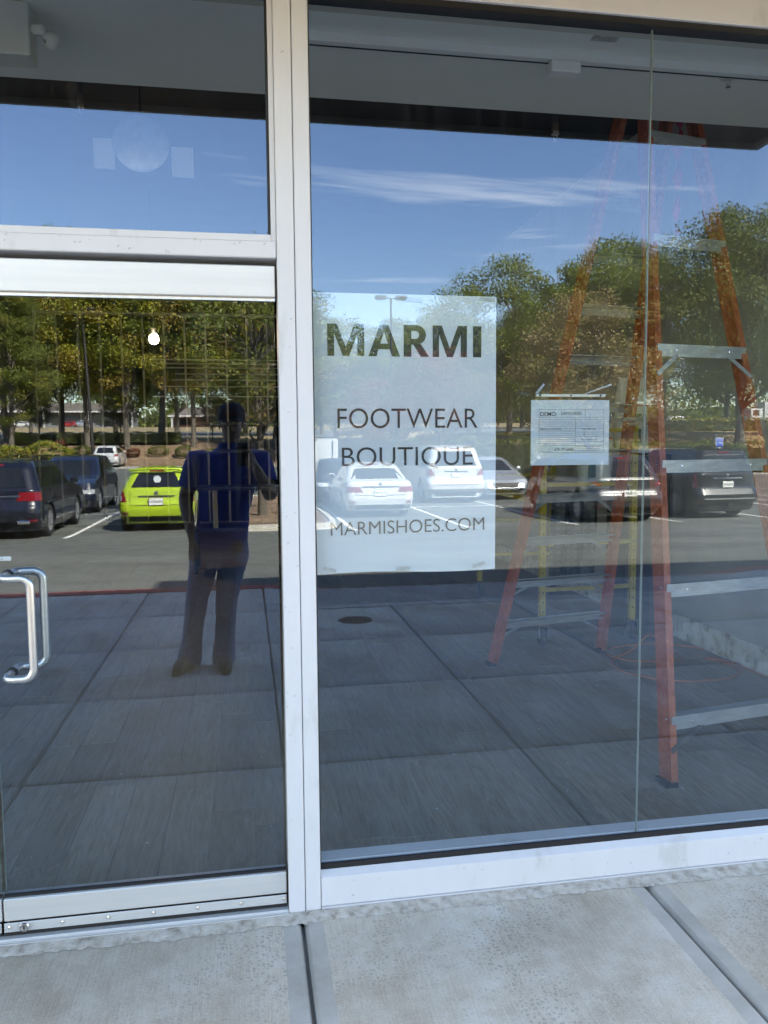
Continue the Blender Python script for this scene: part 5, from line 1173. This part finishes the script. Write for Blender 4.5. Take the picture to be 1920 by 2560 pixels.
bodyV = [((-.185, -3.0, .98), (.15, .11)), ((-.155, -3.0, 1.15), (.15, .11)), ((-.125, -3.0, 1.34), (.16, .11)), ((-.12, -3.0, 1.465), (.11, .08)), ((-.11, -2.99, 1.545), .072), ((-.10, -2.975, 1.60), .068),
  ((HC[0], HC[1]+.010, 1.645), (.080, .088)), ((HC[0], HC[1]-.005, 1.715), (.098, .112)), ((HC[0], HC[1]-.012, 1.79), (.085, .098)),
  (LS, .068), (LE, .054), (LW, .036), (RS, .068), (RE, .054), (RW, .036),
  ((-.275, -3.0, .90), .092), ((-.355, -2.975, .50), .060), ((-.425, -3.05, .10), .048), ((-.10, -3.0, .90), .092), ((-.155, -2.975, .50), .060), ((-.185, -3.04, .10), .048),
  ((HC[0], HC[1]+.108, 1.690), .018)]
bodyE = [(0, 1), (1, 2), (2, 3), (3, 4), (4, 5), (5, 6), (6, 7), (7, 8), (3, 9), (9, 10), (10, 11), (3, 12), (12, 13), (13, 14), (0, 15), (15, 16), (16, 17), (0, 18), (18, 19), (19, 20), (6, 21)]
def hand(base, palm, fingers, thumb):
    """adds palm and five bent fingers to the body skeleton"""
    i0 = len(bodyV); bodyV.append((palm, (.026, .017))); bodyE.append((base, i0))
    for chain in fingers+[thumb]:
        prev = i0
        for k, p in enumerate(chain):
            bodyV.append((p, .0092-.0008*k)); bodyE.append((prev, len(bodyV)-1)); prev = len(bodyV)-1
px_ = .030
hand(14, (.052, -2.572, 1.452), [[(.044, -2.545, 1.470+.0-.019*k), (.026, -2.531, 1.474-.019*k), (-.008+.004*abs(k-1), -2.530, 1.474-.019*k)] for k in range(4)], [(.046, -2.578, 1.490), (.030, -2.578, 1.515), (.016, -2.572, 1.535)])
hand(11, (-.375, -2.86, .905), [[(-.390+.020*k, -2.845, .865), (-.392+.020*k, -2.838, .825-.006*(k in (1, 2))), (-.390+.019*k, -2.848, .795-.008*(k in (1, 2)))] for k in range(4)], [(-.338, -2.842, .900), (-.326, -2.832, .868), (-.330, -2.828, .840)])
skin('body', bodyV, bodyE, SKINM, per, 2)
# clothing grown round the same joints
def loft(levels, n=36, ex=.80, folds=0.0, seed=0):
    rows = []
    for j, (z, cx_, cy_, rx, ry) in enumerate(levels):
        row = []
        for i in range(n):
            a = 2*math.pi*i/n; c, q = math.cos(a), math.sin(a)
            k = 1+folds*(math.sin(3*a+j*1.1+seed)+.6*math.sin(7*a-j*1.9+seed*2)+.4*math.sin(11*a+j*2.7))
            row.append((cx_+rx*k*math.copysign(abs(c)**ex, c), cy_+ry*k*math.copysign(abs(q)**ex, q), z+folds*.15*math.sin(5*a+j)))
        rows.append(row+[row[0]])
    return rows
def spline(lv, k=4):
    out = []
    for a, b2 in zip(lv, lv[1:]):
        for t in range(k): out.append(tuple(u+(w-u)*t/k for u, w in zip(a, b2)))
    return out+[lv[-1]]
tors = spline([(.845, -.195, -3.0, .190, .142), (.95, -.185, -3.0, .187, .140), (1.08, -.166, -3.0, .178, .136), (1.22, -.146, -3.0, .188, .140), (1.36, -.128, -3.0, .214, .142), (1.44, -.121, -3.0, .218, .128), (1.495, -.118, -2.998, .185, .105), (1.53, -.114, -2.992, .118, .086), (1.555, -.110, -2.988, .078, .076)])
sm = MB().grid(loft(tors, 40, .82, .016, 1.0))
for S0, E0 in ((LS, LE), (RS, RE)):
    S0, E0 = Vector(S0), Vector(E0); inner = S0+Vector((.10 if S0.x < -.1 else -.10, 0, .005))
    sm.tube([inner, S0.lerp(inner, .4), S0+Vector((0, 0, .003)), S0.lerp(E0, .22), S0.lerp(E0, .42), S0.lerp(E0, .60), S0.lerp(E0, .66)], [.050, .072, .080, .080, .077, .078, .077], 18, False)
shirt = sm.build('polo_shirt', POLO, per, 80)
MB().lathe([(.074, 0), (.080, .012), (.070, .036), (.064, .034), (.064, .006)], 24, 'z', (-.110, -2.985, 1.548), caps=False).build('collar', POLO, shirt, 60)
MB().box(-.130, -.100, -2.866, -2.858, 1.36, 1.50).build('placket', POLO, shirt)
text('lettering', 'PRO', shirt, PLATE, .02, -2.853, 1.34, w=.045, h=.014, face=1)
jm = MB().grid(loft(spline([(.70, -.19, -3.0, .11, .09), (.78, -.19, -3.0, .172, .122), (.88, -.19, -3.0, .186, .132), (.98, -.187, -3.0, .178, .128)]), 36, .85, .006, 2.0))
for lv in ([(.90, -.285, -3.0, .096, .110), (.78, -.300, -2.995, .108, .118), (.66, -.322, -2.985, .092, .102), (.50, -.358, -2.975, .078, .088), (.36, -.382, -2.995, .072, .082), (.22, -.404, -3.022, .070, .080), (.12, -.420, -3.042, .080, .090), (.065, -.426, -3.045, .083, .096), (.032, -.428, -3.045, .080, .094)],
           [(.90, -.095, -3.0, .096, .110), (.78, -.103, -2.995, .108, .118), (.66, -.128, -2.985, .092, .102), (.50, -.156, -2.975, .078, .088), (.36, -.166, -2.99, .072, .082), (.22, -.176, -3.012, .070, .080), (.12, -.184, -3.03, .080, .090), (.065, -.187, -3.035, .083, .096), (.032, -.188, -3.035, .080, .094)]):
    jm.grid(loft(spline(lv, 5), 28, .92, .020, lv[0][1]*20))
jm.build('jeans', JEANS, per, 80)
for a, b2, nm in (((-.425, -3.07, .055), (-.497, -2.855, .040), 'shoe'), ((-.185, -3.06, .055), (-.172, -2.825, .040), 'shoe')):
    a, b2 = Vector(a), Vector(b2); m2 = a.lerp(b2, .5)
    sh = skin(nm, [(tuple(m2+Vector((0, 0, .006))), (.058, .046)), (tuple(a), (.052, .056)), (tuple(b2), (.052, .034))], [(1, 0), (0, 2)], SHOE, per, 2)
    so_ = MB(); d = (b2-a).normalized(); n2 = Vector((-d.y, d.x, 0)).normalized(); pts = []
    for k in range(20):
        t = 2*math.pi*k/20; c, s = math.cos(t), math.sin(t); q = m2+d*(math.copysign(abs(c)**.8, c)*.165)+n2*(math.copysign(abs(s)**.8, s)*.050); pts.append((q.x, q.y))
    so_.add([(x, y, z) for z in (.004, .026) for x, y in pts], [tuple(range(20))[::-1], tuple(range(20, 40))]+[(k, (k+1) % 20, 20+(k+1) % 20, 20+k) for k in range(20)]); so_.build('sole', BLACKP, sh)
hat = MB().lathe([(.092, 1.742), (.095, 1.765), (.091, 1.80), (.076, 1.834), (.045, 1.854), (0, 1.860)], 26, 'z', (HC[0], HC[1]-.012, 0)).build('cap', CAPM, per, 60)
brm = MB(); rows = []
for j in range(5):
    v = j/4; rows.append([(HC[0]+math.sin(a)*(.093)*(1-.16*v), HC[1]-.012+math.cos(a)*.092+v*.075*math.cos(a*.9), 1.752-.012*v-.012*abs(math.sin(a))) for a in (R(-68+136*i/12) for i in range(13))])
brm.grid(rows); r2 = [[(x, y, z-.004) for x, y, z in r0] for r0 in rows]; brm.grid([r0[::-1] for r0 in r2]); brm.build('brim', CAPM, hat, 60)
pt = MB(); pt.grid([[(HC[0]+.0985*math.sin(a), HC[1]-.012+.0985*math.cos(a), z) for a in (R(24-12*i) for i in range(5))] for z in (1.772, 1.798)]); pt.build('cap_patch', mat('cap_patch', (.30, .05, .06), .7), hat)
for s in (-1, 1):
    MB().lathe([(0, -.012), (.010, -.006), (.012, 0), (.010, .006), (0, .012)], 10, 'y', (HC[0]+s*.030, HC[1]+.078, 1.718)).build('eye', BLACKP, per, 60)
    MB().lathe([(0, -.010), (.024, -.006), (.030, 0), (.020, .008), (0, .010)], 12, 'x', (HC[0]+s*.082, HC[1]-.012, 1.705)).build('ear', SKINM, per, 60)
MB().tube([(HC[0]-.026, HC[1]+.080, 1.652), (HC[0], HC[1]+.087, 1.650), (HC[0]+.026, HC[1]+.080, 1.652)], .005, 6).build('mouth', mat('lip', (.25, .09, .08), .6), per)
MB().lathe([(.070, 1.685), (.082, 1.715), (.090, 1.745)], 22, 'z', (HC[0], HC[1]-.030, 0), caps=False).build('hair', mat('dark_hair', (.025, .018, .014), .8), per, 60)
MB().cbox(-.095, -.035, -2.900, -2.850, .835, .905, .012).build('belt_pouch', mat('tan_leather', (.13, .09, .05), .7), per, 60)
ph = thing('phone', 'dark smartphone held up by the photographer', 'phone')
MB().cbox(-.060, .018, -2.550, -2.5415, 1.432, 1.582, .003).build('case', mat('phone_body', (.02, .021, .024), .3), ph)
lensb = MB().cbox(-.020, .014, -2.5412, -2.5395, 1.544, 1.578, .0006).build('camera_bump', BLACKP, ph)
for x, z in ((-.012, 1.553), (.006, 1.569)): MB().lathe([(.006, 0), (.006, .001), (.004, .001), (0, .0006)], 14, 'y', (x, -2.5394, z)).build('lens', CARGLASS, lensb)
